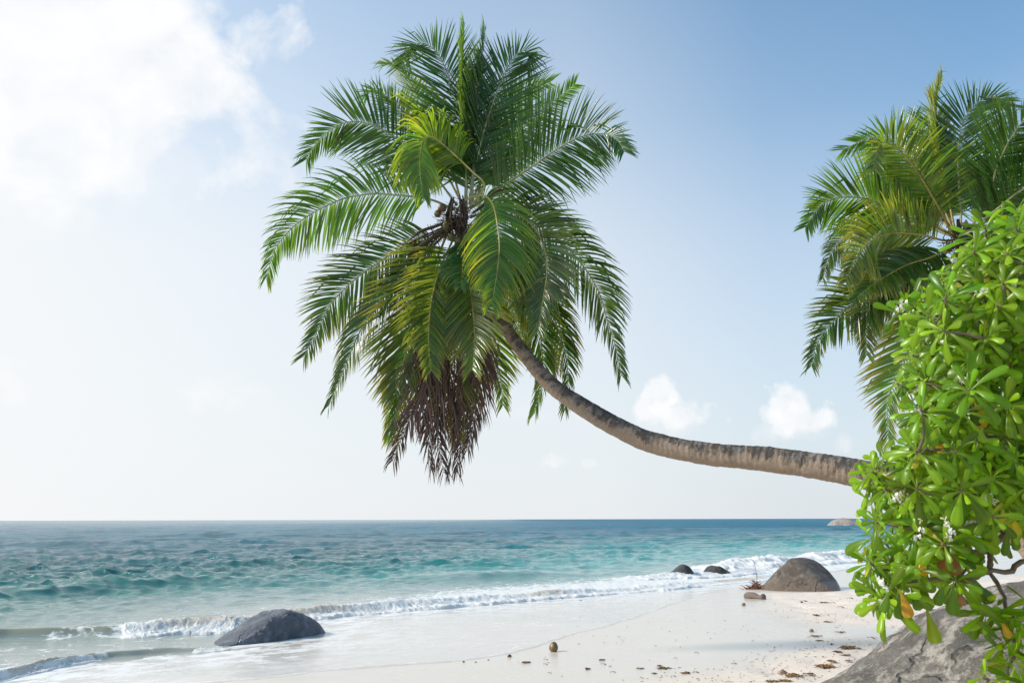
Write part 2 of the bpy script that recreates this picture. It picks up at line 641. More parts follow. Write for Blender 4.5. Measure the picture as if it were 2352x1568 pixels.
# each wave: line of its foot, height along the line, width behind and in front, how much of it breaks
WAVES = [
    dict(px=[(-380, 1496), (-150, 1482), (0, 1471), (150, 1468), (300, 1462), (430, 1452), (560, 1447), (640, 1434), (730, 1420), (830, 1411), (950, 1402), (1080, 1391), (1200, 1381), (1350, 1369), (1500, 1358), (1620, 1346), (1760, 1331), (1900, 1313)],
         amp=[(0, .20), (.1, .20), (.2, .17), (.30, .16), (.36, .17), (.42, .17), (.5, .155), (.6, .13), (.75, .11), (.85, .085), (1, .0)], wb=0.80, wf=0.36,
         foam=[(0, .0), (.17, .0), (.21, .35), (.24, .55), (.27, .4), (.31, 1), (1, 1)]),
    dict(px=[(-300, 1650), (-120, 1598), (0, 1566), (120, 1538), (240, 1518), (360, 1505), (480, 1497), (560, 1490)],
         amp=[(0, .13), (.45, .115), (.62, .09), (.8, .07), (1, .0)], wb=0.45, wf=0.13, foam=[(0, .7), (.5, .7), (.58, .5), (.66, .25), (.74, .12), (.84, .2), (.9, .6), (1, .7)]),
    dict(px=[(1560, 1313), (1640, 1311), (1720, 1306), (1800, 1302), (1900, 1294), (2000, 1286), (2150, 1275), (2400, 1250)],
         amp=[(0, .0), (.12, .10), (.25, .24), (.5, .28), (.8, .30), (1, .25)], wb=1.6, wf=0.7, foam=[(0, .6), (.2, 1), (1, 1)]),
    dict(px=[(1380, 1333), (1500, 1330), (1640, 1325), (1760, 1316), (1900, 1304)],
         amp=[(0, .0), (.3, .10), (.7, .12), (1, .0)], wb=0.8, wf=0.5, foam=[(0, .3), (.3, .8), (1, .8)]),
    dict(px=[(-60, 1382), (150, 1368), (300, 1356), (480, 1348), (700, 1344)], amp=[(0, .20), (.3, .26), (.7, .2), (1, 0)], wb=2.0, wf=1.1, foam=[(0, 0), (1, 0)]),
    dict(px=[(850, 1346), (1050, 1338), (1250, 1330), (1420, 1325)], amp=[(0, 0), (.4, .22), (.7, .2), (1, 0)], wb=2.2, wf=1.3, foam=[(0, 0), (1, 0)]),
    dict(px=[(-100, 1256), (150, 1255), (320, 1253), (700, 1250)], amp=[(0, .28), (.5, .32), (1, 0)], wb=7, wf=3.5, foam=[(0, 0), (1, 0)]),
    dict(px=[(250, 1238), (480, 1237), (700, 1236)], amp=[(0, 0), (.4, .45), (.7, .32), (1, 0)], wb=9, wf=4.5, foam=[(0, 0), (1, 0)]),
    dict(px=[(940, 1228), (1120, 1226), (1300, 1225)], amp=[(0, 0), (.4, .5), (1, 0)], wb=9, wf=5, foam=[(0, 0), (1, 0)]),
    dict(px=[(700, 1251), (900, 1250), (1100, 1248)], amp=[(0, 0), (.5, .3), (1, 0)], wb=8, wf=4, foam=[(0, 0), (1, 0)]),
    dict(px=[(1350, 1221), (1700, 1219), (2000, 1218)], amp=[(0, 0), (.3, .4), (1, 0.15)], wb=10, wf=6, foam=[(0, 0), (1, 0)]),
]
for w in WAVES:
    w['line'] = px_line(w['px'])
    w['len'] = float(np.linalg.norm(np.diff(w['line'], axis=0), axis=1).sum())
    w['lo'] = w['line'].min(0) - 4 * max(w['wb'], 1)
    w['hi'] = w['line'].max(0) + 4 * max(w['wb'], 1)
    # distances along the line were noted in picture shares: re-space them in metres
    q = on_level(np.linspace(w['px'][0][0], w['px'][-1][0], 40), np.interp(np.linspace(w['px'][0][0], w['px'][-1][0], 40), [p[0] for p in w['px']], [p[1] for p in w['px']]))[:, :2]
    cum = np.concatenate([[0], np.cumsum(np.linalg.norm(np.diff(q, axis=0), axis=1))])
    w['cum'] = cum / cum[-1]


def wave_share(w, arc):
    return np.interp(arc / w['len'], w['cum'], np.linspace(0, 1, 40))


def wave_profile(w, d, f, wob):
    A = np.interp(f, [a[0] for a in w['amp']], [a[1] for a in w['amp']]) * (1 + 0.22 * wob)
    # d > 0 shoreward of the foot line
    dd = d + w['wf']                          # crest sits wf behind the foot
    return A * np.where(dd > 0, np.exp(-(dd / (w['wf'] * 0.62)) ** 2), np.exp(-(dd / w['wb']) ** 2))


rows = [5.2]
while rows[-1] < 24000:
    y = rows[-1]
    rows.append(y + min(max(0.045, 0.00014 * y * y), 0.0075 * y))
rows = np.array(rows)
tans = np.concatenate([np.arange(-2.4, -0.85, 0.02), np.arange(-0.85, 0.85, 0.0036), np.arange(0.85, 2.4, 0.02)])
gt, gy = np.meshgrid(tans, rows)
X = (gt * gy).ravel()
Y = gy.ravel()
step = np.minimum(np.maximum(0.045, 0.00014 * Y * Y), 0.0075 * Y)
stepx = 0.0036 * Y
S, _ = polydist(X, Y, SHORE)
off = np.clip(-S, 0, 1e9)
damp = 0.10 + 0.90 * sstep(0.5, 16, off)
Zs = np.zeros_like(X)
DX = np.zeros_like(X)
DY = np.zeros_like(X)
wr = np.random.default_rng(11)
lams = np.exp(wr.uniform(math.log(0.35), math.log(13), 84))
for lam in lams:
    k = 2 * math.pi / lam
    th = wr.normal(0, 0.55) * (1.0 if lam > 2 else 1.5) + 0.15
    dxk, dyk = -math.sin(th), -math.cos(th)
    amp = 0.056 / k * (1.0 if lam < 6 else 0.6)
    ph = wr.uniform(0, 2 * math.pi)
    eff = np.maximum(step * abs(dyk), stepx * abs(dxk)) + 1e-6
    wgt = sstep(2.2, 4.5, lam / eff)
    if not (wgt > 0).any():
        continue
    # groups, so that no train runs on for ever
    grp = np.clip(0.38 + 1.25 * vnoise2(X / (lam * 2.6) + ph * 9, Y / (lam * 2.6), int(lam * 100)), 0.06, 1.6)
    arg = k * (dxk * X + dyk * Y) + ph
    m = damp * wgt * grp * (2.0 if lam < 1.6 else 1.15 if lam < 3 else 0.8) * (1.0 if lam < 4 else sstep(3, 25, off))
    s_, c_ = np.sin(arg), np.cos(arg)
    Zs += amp * c_ * m
    DX -= dxk * amp * s_ * m * 1.15
    DY -= dyk * amp * s_ * m * 1.15
foam = np.zeros_like(X)
silt = np.zeros_like(X)
for w in WAVES:
    sel = np.where((X > w['lo'][0]) & (X < w['hi'][0]) & (Y > w['lo'][1]) & (Y < w['hi'][1]))[0]
    d, arc = polydist(X[sel], Y[sel], w['line'])
    f = wave_share(w, arc)
    L = max(w['wb'], .4)
    wob = fbm2(X[sel] / L * .8, Y[sel] / L * .8, 3, seed=5)
    d = d + 0.25 * w['wf'] * vnoise2(X[sel] / L * 1.3, Y[sel] / L * 1.3, 15)
    endm = sstep(0, 0.06, f) * (1 - sstep(0.97, 1, f)) if w['px'][0][0] > 0 else 1 - sstep(0.97, 1, f)
    h = wave_profile(w, d, f, wob) * endm
    Zs[sel] += h
    fo = np.interp(f, [a[0] for a in w['foam']], [a[1] for a in w['foam']])
    b = (d + w['wf'])
    body = sstep(-w['wb'] * 1.4, -w['wb'] * .1, b) * (1 - sstep(w['wf'] * 1.0, w['wf'] * 2.5, b))
    foam[sel] = np.maximum(foam[sel], fo * body * endm)
    if w['wb'] < 1.0:
        silt[sel] = np.maximum(silt[sel], np.clip(h / 0.16, 0, 1))
# streaks of old foam between the breakers and the sand
wash_z = np.exp(-((off - 1.5) / 3.0) ** 2)
foam = np.maximum(foam, 0.60 * wash_z * sstep(-6, 0, X) + 0.32 * wash_z)
Zs -= 0.012 * sstep(0, 3, S)
V = np.stack([X + DX, Y + DY, Zs + 0.012], 1)
Q = grid_quads(len(rows), len(tans))
keep = (S[Q] < 1.6).any(1)
Q = Q[keep]
used = np.zeros(len(V), bool)
used[Q.ravel()] = True
remap = np.cumsum(used) - 1
Q = remap[Q]

mat_sea, t, out = material("sea_water")
P = t.pos()
offA = t.attr("off", 1)
foamA = t.attr("foam", 1)
siltA = t.attr("silt", 1)
wobn = t.noise(P, 0.05, 4, 0.55)
of2 = t.m('ADD', offA, t.m('MULTIPLY', t.m('SUBTRACT', wobn, 0.5), 0.10))
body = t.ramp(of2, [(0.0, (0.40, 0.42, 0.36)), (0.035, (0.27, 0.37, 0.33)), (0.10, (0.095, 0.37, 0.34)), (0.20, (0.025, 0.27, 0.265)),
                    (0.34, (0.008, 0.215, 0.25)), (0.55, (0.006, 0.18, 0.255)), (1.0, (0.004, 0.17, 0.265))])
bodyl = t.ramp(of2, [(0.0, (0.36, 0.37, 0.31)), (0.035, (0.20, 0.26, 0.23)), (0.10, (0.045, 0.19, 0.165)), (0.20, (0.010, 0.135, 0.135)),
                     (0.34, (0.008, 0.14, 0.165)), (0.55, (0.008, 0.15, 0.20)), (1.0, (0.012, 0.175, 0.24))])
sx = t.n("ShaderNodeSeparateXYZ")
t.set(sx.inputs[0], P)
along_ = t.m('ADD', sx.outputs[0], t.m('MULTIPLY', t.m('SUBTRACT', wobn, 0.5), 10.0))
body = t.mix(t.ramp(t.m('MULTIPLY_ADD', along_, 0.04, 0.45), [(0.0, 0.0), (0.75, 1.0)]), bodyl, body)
reef_shade = t.noise(t.scale(P, (0.30, 0.07, 1)), 1.0, 7, 0.65, 0.3)
reef_shade2 = t.noise(t.scale(P, (0.05, 0.012, 1)), 1.0, 4, 0.6, 0.3)
wk = t.m('MULTIPLY', t.ramp(reef_shade, [(0.30, 0.62), (0.50, 0.95), (0.70, 1.15)]), t.ramp(reef_shade2, [(0.3, 0.75), (0.65, 1.0)]))  # wind patches, cloud shadows and reef tone, all put into the water colour
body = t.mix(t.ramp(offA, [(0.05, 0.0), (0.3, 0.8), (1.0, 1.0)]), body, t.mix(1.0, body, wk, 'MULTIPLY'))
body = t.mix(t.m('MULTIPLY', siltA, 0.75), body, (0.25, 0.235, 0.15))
fn = t.noise(P, 3.2, 8, 0.68)
lv = t.n("ShaderNodeTexVoronoi", feature='DISTANCE_TO_EDGE')
t.set(lv.inputs['Vector'], t.n("ShaderNodeVectorMath", {0: P, 1: t.noise(P, 1.4, 4, out='Color')}, operation='ADD'))
lv.inputs['Scale'].default_value = 1.5
lace = t.ramp(lv.outputs['Distance'], [(0.0, 0.28), (0.08, 0.05), (0.16, 0.0)])
ff = t.m('ADD', t.m('ADD', foamA, lace), t.m('MULTIPLY', t.m('SUBTRACT', fn, 0.5), 1.5))
fmask = t.ramp(ff, [(0.50, 0.0), (0.72, 1.0)])
fmask = t.m('MULTIPLY', fmask, t.ramp(foamA, [(0.02, 0.0), (0.15, 1.0)]))
c = t.mix(fmask, body, (0.82, 0.81, 0.77))
h1 = t.noise(t.scale(P, (0.65, 1.9, 1)), 3.2, 6, 0.68)
h2 = t.noise(t.scale(P, (0.55, 1.5, 1)), 0.40, 6, 0.62)
farm = t.ramp(offA, [(0.02, 0.10), (0.12, 0.38), (0.35, 0.8), (0.6, 1.0)])
b1 = t.bump(h1, t.m('MULTIPLY', farm, 0.95), 0.20)
far2 = t.ramp(offA, [(0.25, 0.0), (0.8, 1.0)])
b2 = t.bump(h2, t.m('MULTIPLY', far2, 0.5), 1.2, b1)
fb = t.bump(fn, t.m('MULTIPLY', fmask, 0.9), 0.08, b2)
rgh = t.m('ADD', t.m('MULTIPLY', t.ramp(offA, [(0.0, 0.05), (0.25, 0.10), (0.55, 0.26), (1.0, 0.40)]), t.ramp(t.m('MULTIPLY_ADD', along_, 0.004, 0.6), [(0.0, 0.42), (0.6, 0.75), (1.0, 1.0)])), t.m('MULTIPLY', fmask, 0.6))
p = principled(t, out, Base_Color=c, Roughness=rgh, IOR=1.333, Normal=fb)
p.inputs['Specular Tint'].default_value = (0.72, 0.95, 1.0, 1.0)
t.set(p.inputs['Specular IOR Level'], t.ramp(t.m('MULTIPLY_ADD', along_, 0.02, 0.45), [(0.0, 0.50), (0.35, 0.42), (0.6, 0.22), (1.0, 0.12)]))
sea = build("sea", V[used], [Q], mat_sea, attrs={"off": np.clip(off / 100.0, 0, 1)[used], "foam": foam[used], "silt": silt[used]})
tag(sea, "turquoise to deep blue sea", None, None, "structure")

# -------- breaking foam: thick boiling froth along the breakers
mat_foam, t, out = material("sea_foam")
P = t.pos()
fn = t.noise(P, 22, 6, 0.7)
c = t.mix(t.ramp(t.attr("silt", 1), [(0.15, 0.0), (0.9, 1.0)]), (0.79, 0.775, 0.74), (0.58, 0.50, 0.40))
p = principled(t, out, Base_Color=c, Roughness=0.75, Normal=t.bump(fn, 0.8, 0.03))
p.inputs['Subsurface Weight'].default_value = 0.7
p.inputs['Subsurface Radius'].default_value = (0.3, 0.28, 0.25)


def froth(wi, f0, f1, back, front, lift, ds, name, label, siltk=0.0):
    w = WAVES[wi]
    n = int((f1 - f0) * w['len'] / ds)
    ff = np.linspace(f0, f1, n)
    # share -> metres
    arc = np.interp(ff, np.linspace(0, 1, 40), w['cum']) * w['len']
    cl = np.concatenate([[0], np.cumsum(np.linalg.norm(np.diff(w['line'], axis=0), axis=1))])
    base = np.stack([np.interp(arc, cl, w['line'][:, k]) for k in (0, 1)], 1)
    T = norm(np.gradient(base, axis=0))
    N = np.stack([T[:, 1], -T[:, 0]], 1)                 # shoreward
    m = 44
    d = np.linspace(-back, front, m)
    XY = base[:, None, :] + N[:, None, :] * d[None, :, None]
    Xf, Yf = XY[..., 0].ravel(), XY[..., 1].ravel()
    D = np.broadcast_to(d, (n, m)).ravel()
    Fq = np.repeat(ff, m)
    ragged = 0.5 * fbm2(Xf * 1.7, Yf * 1.7, 4, 0.6, seed=61)
    Dw = D - ragged * front
    h = wave_profile(w, D, Fq, 0 * Fq)
    fo = np.interp(Fq, [a[0] for a in w['foam']], [a[1] for a in w['foam']])
    across = sstep(-back, -back * 0.35, Dw) * (1 - sstep(front * 0.45, front * 0.9, Dw))
    p3 = np.stack([Xf, Yf, h], 1)
    big = 0.5 + 0.5 * fbm3(p3 * [3.2, 3.2, 3.2], 5, 0.6, seed=71, billow=True)
    fine = fbm3(p3 * 12, 4, 0.7, seed=81)
    gust = 0.45 + 1.1 * sstep(-0.35, 0.5, fbm2(Xf * 0.8, Yf * 0.8, 3, 0.6, seed=101))
    g0 = np.maximum(land_z(polydist(Xf, Yf, SHORE)[0]), 0.0) + 0.012
    z = g0 + h + (lift * gust * (0.2 + 1.1 * big) * across + 0.036 * fine * across) * fo - 0.075 * (1 - across) - 0.08 * (1 - sstep(0.05, 0.45, fo))
    endf = np.minimum(sstep(f0, f0 + 0.03, Fq), 1 - sstep(f1 - 0.03, f1, Fq))
    z = z - 0.10 * (1 - endf)
    jx = 0.05 * fbm3(p3 * 5, 3, seed=91) * across
    V = np.stack([Xf + jx, Yf + jx * 0.6, z], 1)
    si = siltk * sstep(0.1, 0.5, fbm2(Xf * .5, Yf * .5, 3, seed=14) + 0.22) * (1 - 0.85 * sstep(-front * 0.7, front * 0.3, D))
    mb = MB()
    mb.add(V, grid_quads(n, m), silt=si)
    # flung drops along the crest
    nd = int((f1 - f0) * w['len'] * 130)
    ico = np.array([[0, 0, 1], [.89, 0, .45], [.28, .85, .45], [-.72, .53, .45], [-.72, -.53, .45], [.28, -.85, .45], [.72, .53, -.45], [-.28, .85, -.45], [-.89, 0, -.45], [-.28, -.85, -.45], [.72, -.53, -.45], [0, 0, -1]])
    it = np.array([[0, 1, 2], [0, 2, 3], [0, 3, 4], [0, 4, 5], [0, 5, 1], [1, 6, 2], [2, 7, 3], [3, 8, 4], [4, 9, 5], [5, 10, 1], [6, 7, 2], [7, 8, 3], [8, 9, 4], [9, 10, 5], [10, 6, 1], [11, 7, 6], [11, 8, 7], [11, 9, 8], [11, 10, 9], [11, 6, 10]])
    ii = rng.integers(0, len(V), nd)
    ok = across[ii] * fo[ii] * endf[ii] > 0.5
    ii = ii[ok]
    rr = 0.0035 + 0.011 * rng.random(len(ii)) ** 4
    cc = V[ii] + np.stack([rng.normal(0, .03, len(ii)), rng.normal(0, .03, len(ii)), np.abs(rng.normal(0, .015 + .22 * lift, len(ii)))], 1)
    DV = (cc[:, None, :] + ico[None] * rr[:, None, None] * (0.7 + 0.6 * rng.random((len(ii), 12, 1)))).reshape(-1, 3)
    DT = (it[None] + 12 * np.arange(len(ii))[:, None, None]).reshape(-1, 3)
    mb.add(DV, T=DT, silt=np.zeros(len(DV)))
    return tag(mb.build(name, mat_foam), label, "sea foam", None, "stuff")


froth(0, 0.27, 0.985, 1.25, 0.55, 0.048, 0.026, "sea_foam", "white churning foam of the long breaker along the sand", 0.9)
froth(1, 0.30, 0.99, 0.30, 0.18, 0.030, 0.020, "sea_foam", "small roll of foam at the near left edge of the water", 0.9)
froth(2, 0.06, 1.0, 2.2, 1.2, 0.15, 0.05, "sea_foam", "white breaker behind the tall beach boulder", 0.1)
froth(3, 0.05, 0.97, 1.0, 0.6, 0.07, 0.05, "sea_foam", "low foam around the two small sea rocks", 0.0)

# ------------------------------------------------------------------ plant materials
def leaf_material(name, rough, trans, tgain, spec=0.5):
    m, t, out = material(name)
    tint = t.attr("tint")
    p = t.n("ShaderNodeBsdfPrincipled")
    t.set(p.inputs['Base Color'], tint)
    t.set(p.inputs['Roughness'], rough)
    p.inputs['IOR'].default_value = 1.42
    p.inputs['Specular IOR Level'].default_value = spec
    tr = t.n("ShaderNodeBsdfTranslucent")
    t.set(tr.inputs['Color'], t.mix(1.0, tint, tgain, 'MULTIPLY'))
    mx = t.n("ShaderNodeMixShader")
    mx.inputs[0].default_value = trans
    t.l.new(p.outputs[0], mx.inputs[1])
    t.l.new(tr.outputs[0], mx.inputs[2])
    t.l.new(mx.outputs[0], out.inputs[0])
    return m


mat_frond = leaf_material("palm_leaf", 0.24, 0.45, (4.4, 3.3, 1.1), 0.95)
mat_dead = leaf_material("dead_palm_leaf", 0.7, 0.15, (1.6, 1.4, 1.2), 0.3)
mat_shrub = leaf_material("shrub_leaf", 0.31, 0.48, (2.1, 1.75, 0.45), 0.55)

mat_rib, t, out = material("palm_midrib")
principled(t, out, Base_Color=t.attr("tint"), Roughness=0.45)

mat_fibre, t, out = material("palm_fibre")
P = t.pos()
c = t.ramp(t.noise(t.scale(P, (1, 1, 0.25)), 30, 5, 0.7), [(0.3, (0.025, 0.018, 0.013)), (0.55, (0.075, 0.048, 0.03)), (0.75, (0.2, 0.13, 0.075))])
principled(t, out, Base_Color=c, Roughness=0.85, Normal=t.bump(t.noise(P, 40, 4), 0.8, 0.02))

mat_bark, t, out = material("palm_bark")
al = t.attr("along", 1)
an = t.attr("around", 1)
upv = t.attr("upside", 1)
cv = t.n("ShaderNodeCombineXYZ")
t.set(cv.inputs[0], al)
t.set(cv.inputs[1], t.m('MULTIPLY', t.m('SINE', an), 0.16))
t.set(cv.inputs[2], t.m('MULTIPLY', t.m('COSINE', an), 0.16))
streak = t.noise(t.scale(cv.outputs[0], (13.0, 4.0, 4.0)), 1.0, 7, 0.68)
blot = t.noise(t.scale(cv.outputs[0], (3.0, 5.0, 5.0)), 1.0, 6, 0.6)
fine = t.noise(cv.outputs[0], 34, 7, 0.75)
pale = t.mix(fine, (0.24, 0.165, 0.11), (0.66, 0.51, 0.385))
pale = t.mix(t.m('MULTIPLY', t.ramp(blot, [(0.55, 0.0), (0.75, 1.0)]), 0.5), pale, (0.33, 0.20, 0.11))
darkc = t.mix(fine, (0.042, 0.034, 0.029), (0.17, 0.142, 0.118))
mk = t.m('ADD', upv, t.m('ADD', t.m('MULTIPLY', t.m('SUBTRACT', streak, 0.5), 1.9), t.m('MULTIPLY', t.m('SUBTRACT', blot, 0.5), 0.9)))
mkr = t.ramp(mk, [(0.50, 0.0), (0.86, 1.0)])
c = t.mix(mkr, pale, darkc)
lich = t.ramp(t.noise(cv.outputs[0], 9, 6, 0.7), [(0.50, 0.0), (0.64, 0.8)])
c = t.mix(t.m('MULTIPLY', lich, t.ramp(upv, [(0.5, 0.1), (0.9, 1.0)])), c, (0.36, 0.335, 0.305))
ring = t.m('SINE', t.m('MULTIPLY', t.m('ADD', al, t.m('MULTIPLY', blot, 0.16)), 2 * math.pi / 0.075))
hh = t.m('ADD', t.m('MULTIPLY', ring, 0.14), t.m('ADD', t.m('MULTIPLY', fine, 1.0), t.m('MULTIPLY', streak, 0.9)))
principled(t, out, Base_Color=c, Roughness=0.9, Normal=t.bump(hh, 1.0, 0.05))

mat_coco, t, out = material("coconut_husk")
P = t.pos()
c = t.mix(t.ramp(t.noise(P, 14, 4), [(0.4, 0.0), (0.65, 1.0)]), t.attr("tint"), (0.10, 0.055, 0.022))
principled(t, out, Base_Color=c, Roughness=0.42, Normal=t.bump(t.noise(P, 60, 4), 0.25, 0.01))


# ------------------------------------------------------------------ coconut palms
def frond(palm, px, Y0, sgn, L, roll=0.0, roll1=None, n=95, lmax=0.66, droop=0.10, tint=(0.035, 0.085, 0.016), tip=(0.10, 0.12, 0.02),
          rib=(0.26, 0.24, 0.08), s0=0.13, bmax=62, width=0.031, dead=False, vee=0.12, gap=0.05, name=None, kink=0.09, power=1.2, tipamt=0.6, lean=0.0, mess=0.0, label=None, ltip=0.62):
    q2 = catmull(np.asarray(px, float), 60)
    tt = np.linspace(0, 1, 60)
    prof = tt ** power

    def path(D):
        return at(q2[:, 0], q2[:, 1], Y0 + D * prof)
    flat = np.linalg.norm(np.diff(path(0), axis=0), axis=1).sum()
    D = 0.0
    if flat < L:
        lo, hi = 0.0, 3.2
        for _ in range(30):
            mid = 0.5 * (lo + hi)
            if np.linalg.norm(np.diff(path(sgn * mid), axis=0), axis=1).sum() < L:
                lo = mid
            else:
                hi = mid
        D = sgn * min(0.5 * (lo + hi), 2.2)
    C = path(D)
    seg = np.concatenate([[0], np.cumsum(np.linalg.norm(np.diff(C, axis=0), axis=1))])
    Lr = seg[-1]
    sN = seg / Lr
    Tn = norm(np.gradient(C, axis=0))
    # ---- leaflets
    n = int(n * 1.12)
    N = n * 2
    s = s0 + (1 - s0) * (np.tile(np.arange(n), 2) + 0.5 + rng.uniform(-.35, .35, N)) / n
    side = np.repeat([1.0, -1.0], n)
    keep = rng.random(N) > gap
    if gap > 0:
        keep &= vnoise2(s * 14, side * 3 + D, 5) > -1 + 1.3 * gap
    s, side = s[keep], side[keep]
    N = len(s)
    ip = lambda A: np.stack([np.interp(s, sN, A[:, k]) for k in range(3)], 1)
    P0 = ip(C)
    T = norm(ip(Tn))
    view = norm(P0 - CAM)
    e1 = norm(np.cross(T, view))
    e2 = np.cross(T, e1)
    r1 = roll if roll1 is None else roll1
    a = R(1) * (roll + (r1 - roll) * s)[:, None]
    lat = np.cos(a) * e1 + np.sin(a) * e2
    nrm = np.cross(T, lat)
    up = np.sign(nrm[:, 2:3] + 1e-6)
    nrm = nrm * up                                       # upper face of the frond
    u_ = (s - s0) / (1 - s0)
    beta = R(1) * (bmax - (bmax - 30) * u_ ** 1.3 + rng.normal(0, 3 + 10 * mess, N))
    lw = 1.30 * lmax * (0.52 + 0.48 * np.sin(np.pi * np.clip(u_ * 1.15 + 0.12, 0, 1)) ** 0.8) * (1 - (1 - ltip) * sstep(0.55, 1.0, u_)) * rng.uniform(0.86, 1.08, N)
    d = norm(np.cos(beta)[:, None] * T + (np.sin(beta) * side)[:, None] * lat + (vee + lean) * nrm + rng.normal(0, 0.035 + 0.12 * mess, (N, 3)))
    K = 6
    wprof = np.array([0.35, 0.85, 1.0, 0.92, 0.72, 0.42, 0.06])
    wd = width * rng.uniform(0.8, 1.15, N) * (0.6 + 0.4 * lw / lmax)
    nl = norm(nrm + 0.28 * rng.normal(0, 1, (N, 3)) - 0.35 * side[:, None] * lat)
    kk = np.where(rng.random(N) < kink, rng.integers(1, 4, N), 99)
    p = P0.copy()
    rows_, cols_ = [], []
    tint = np.array(tint)
    tip = np.array(tip)
    lt = (0.95 if dead else 1.25) * rng.uniform(0.65, 1.35, (N, 1)) * (1 + 0.12 * rng.normal(0, 1, (N, 3)) * [1, .5, .6])
    tipk = np.clip(rng.normal(tipamt, 0.25, N), 0, 1)[:, None]
    g = np.array([0, 0, -1.0])
    for k in range(K + 1):
        w = norm(np.cross(d, nl)) * (wd * wprof[k])[:, None] * 0.5
        rows_.append(np.stack([p - w, p + nl * (wd * wprof[k] * 0.16)[:, None], p + w], 1))
        f = (k / K) ** 2
        cl = tint * lt * (1 - f * tipk) + tip * lt * f * tipk
        cols_.append(np.repeat(cl[:, None, :], 3, 1))
        p = p + d * (lw / K)[:, None]
        dr = 0.8 * droop * (0.5 + 1.0 * k / K) * rng.uniform(0.6, 1.4, N)
        dr = np.where(kk == k, 1.1, dr)
        d = norm(d + g * dr[:, None] + rng.normal(0, 0.02 + 0.1 * mess, (N, 3)))
    V = np.stack(rows_, 1).reshape(-1, 3)                # N,(K+1),3
    Cc = np.clip(np.stack(cols_, 1).reshape(-1, 3), 0.002, 1)
    base = (np.arange(N) * (K + 1) * 3)[:, None, None]
    q = []
    for k in range(K):
        for j in range(2):
            q.append([k * 3 + j, k * 3 + j + 1, (k + 1) * 3 + j + 1, (k + 1) * 3 + j])
    Q = (base + np.array(q)[None]).reshape(-1, 4)
    ob = build(name or ("dead_frond" if dead else "frond"), V, [Q], mat_dead if dead else mat_frond, palm, {"tint": Cc})
    if label:
        ob["label"] = label
    r = (0.017 * (1 - sN) ** 0.9 + 0.0025) * (L / 3.0)
    RV, RQ, RT = tube(C, r, 7)
    rb = np.array(rib) * np.ones((len(RV), 3)) * (0.85 + 0.3 * vnoise2(np.arange(len(RV)) * .05, np.zeros(len(RV)), 3)[:, None])
    build("midrib", RV, [RQ, np.array(RT)], mat_rib, ob, {"tint": rb})
    return C


def trunk(palm, px, Y, wpx, sides=40):
    """px: centre line, Y: distance of each point, wpx: seen width of each point"""
    m = 420
    c2 = catmull(np.array([[a[0], a[1], y, w] for a, y, w in zip(px, Y, wpx)], float), m)
    C = at(c2[:, 0], c2[:, 1], c2[:, 2])
    rad = 0.5 * c2[:, 3] / F * c2[:, 2]
    seg = np.concatenate([[0], np.cumsum(np.linalg.norm(np.diff(C, axis=0), axis=1))])
    V, Q, T3 = tube(C, rad, sides)
    ang = np.concatenate([np.tile(np.linspace(0, 2 * np.pi, sides, endpoint=False), m), [0, 0]])
    alo = np.concatenate([np.repeat(seg, sides), [0, seg[-1]]])
    ctr = np.vstack([np.repeat(C, sides, 0), C[0], C[-1]])
    dirn = norm(V - ctr)
    rr = np.concatenate([np.repeat(rad, sides), [0, 0]])
    ring = np.abs(((alo / 0.075 + 0.5 * vnoise2(alo * 2, ang * 0 + 3, 8)) % 1.0) - 0.5) * 2
    q = V * 1.0
    disp = -0.022 * (1 - sstep(0, 0.45, ring)) + 0.09 * fbm3(q * 4, 4, seed=4) + 0.05 * fbm3(q * 16, 3, seed=9)
    V = V + dirn * (disp * rr)[:, None]
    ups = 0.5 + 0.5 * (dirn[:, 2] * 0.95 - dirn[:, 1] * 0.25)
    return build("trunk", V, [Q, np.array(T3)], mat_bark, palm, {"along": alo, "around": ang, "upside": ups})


def coconut_mesh(c, r, axis_, tint, squash=1.18):
    a = norm(np.array(axis_, float))
    b = norm(np.cross(a, [0.3, 0.8, 0.5]))
    d = np.cross(a, b)
    n, m = 14, 20
    th = np.linspace(0, np.pi, n)
    ph = np.linspace(0, 2 * np.pi, m, endpoint=False)
    rr = np.sin(th)[:, None] * (1 + 0.05 * np.cos(3 * ph)[None, :]) * (1 - 0.12 * np.cos(th))[:, None]
    V = (np.cos(th)[:, None, None] * a * squash + rr[..., None] * (np.cos(ph)[None, :, None] * b + np.sin(ph)[None, :, None] * d)) * r + np.array(c)
    V = V.reshape(-1, 3)
    return V, grid_quads(n, m, True), np.tile(tint, (len(V), 1))


G1 = (0.026, 0.074, 0.014)     # deep green
G2 = (0.050, 0.122, 0.015)     # mid green
G3 = (0.095, 0.175, 0.016)     # young, yellowish green
OL = (0.064, 0.112, 0.024)     # ageing olive green
OY = (0.145, 0.150, 0.030)     # yellowing
PALE = (0.30, 0.31, 0.17)      # pale rib underside
YRIB = (0.34, 0.27, 0.07)

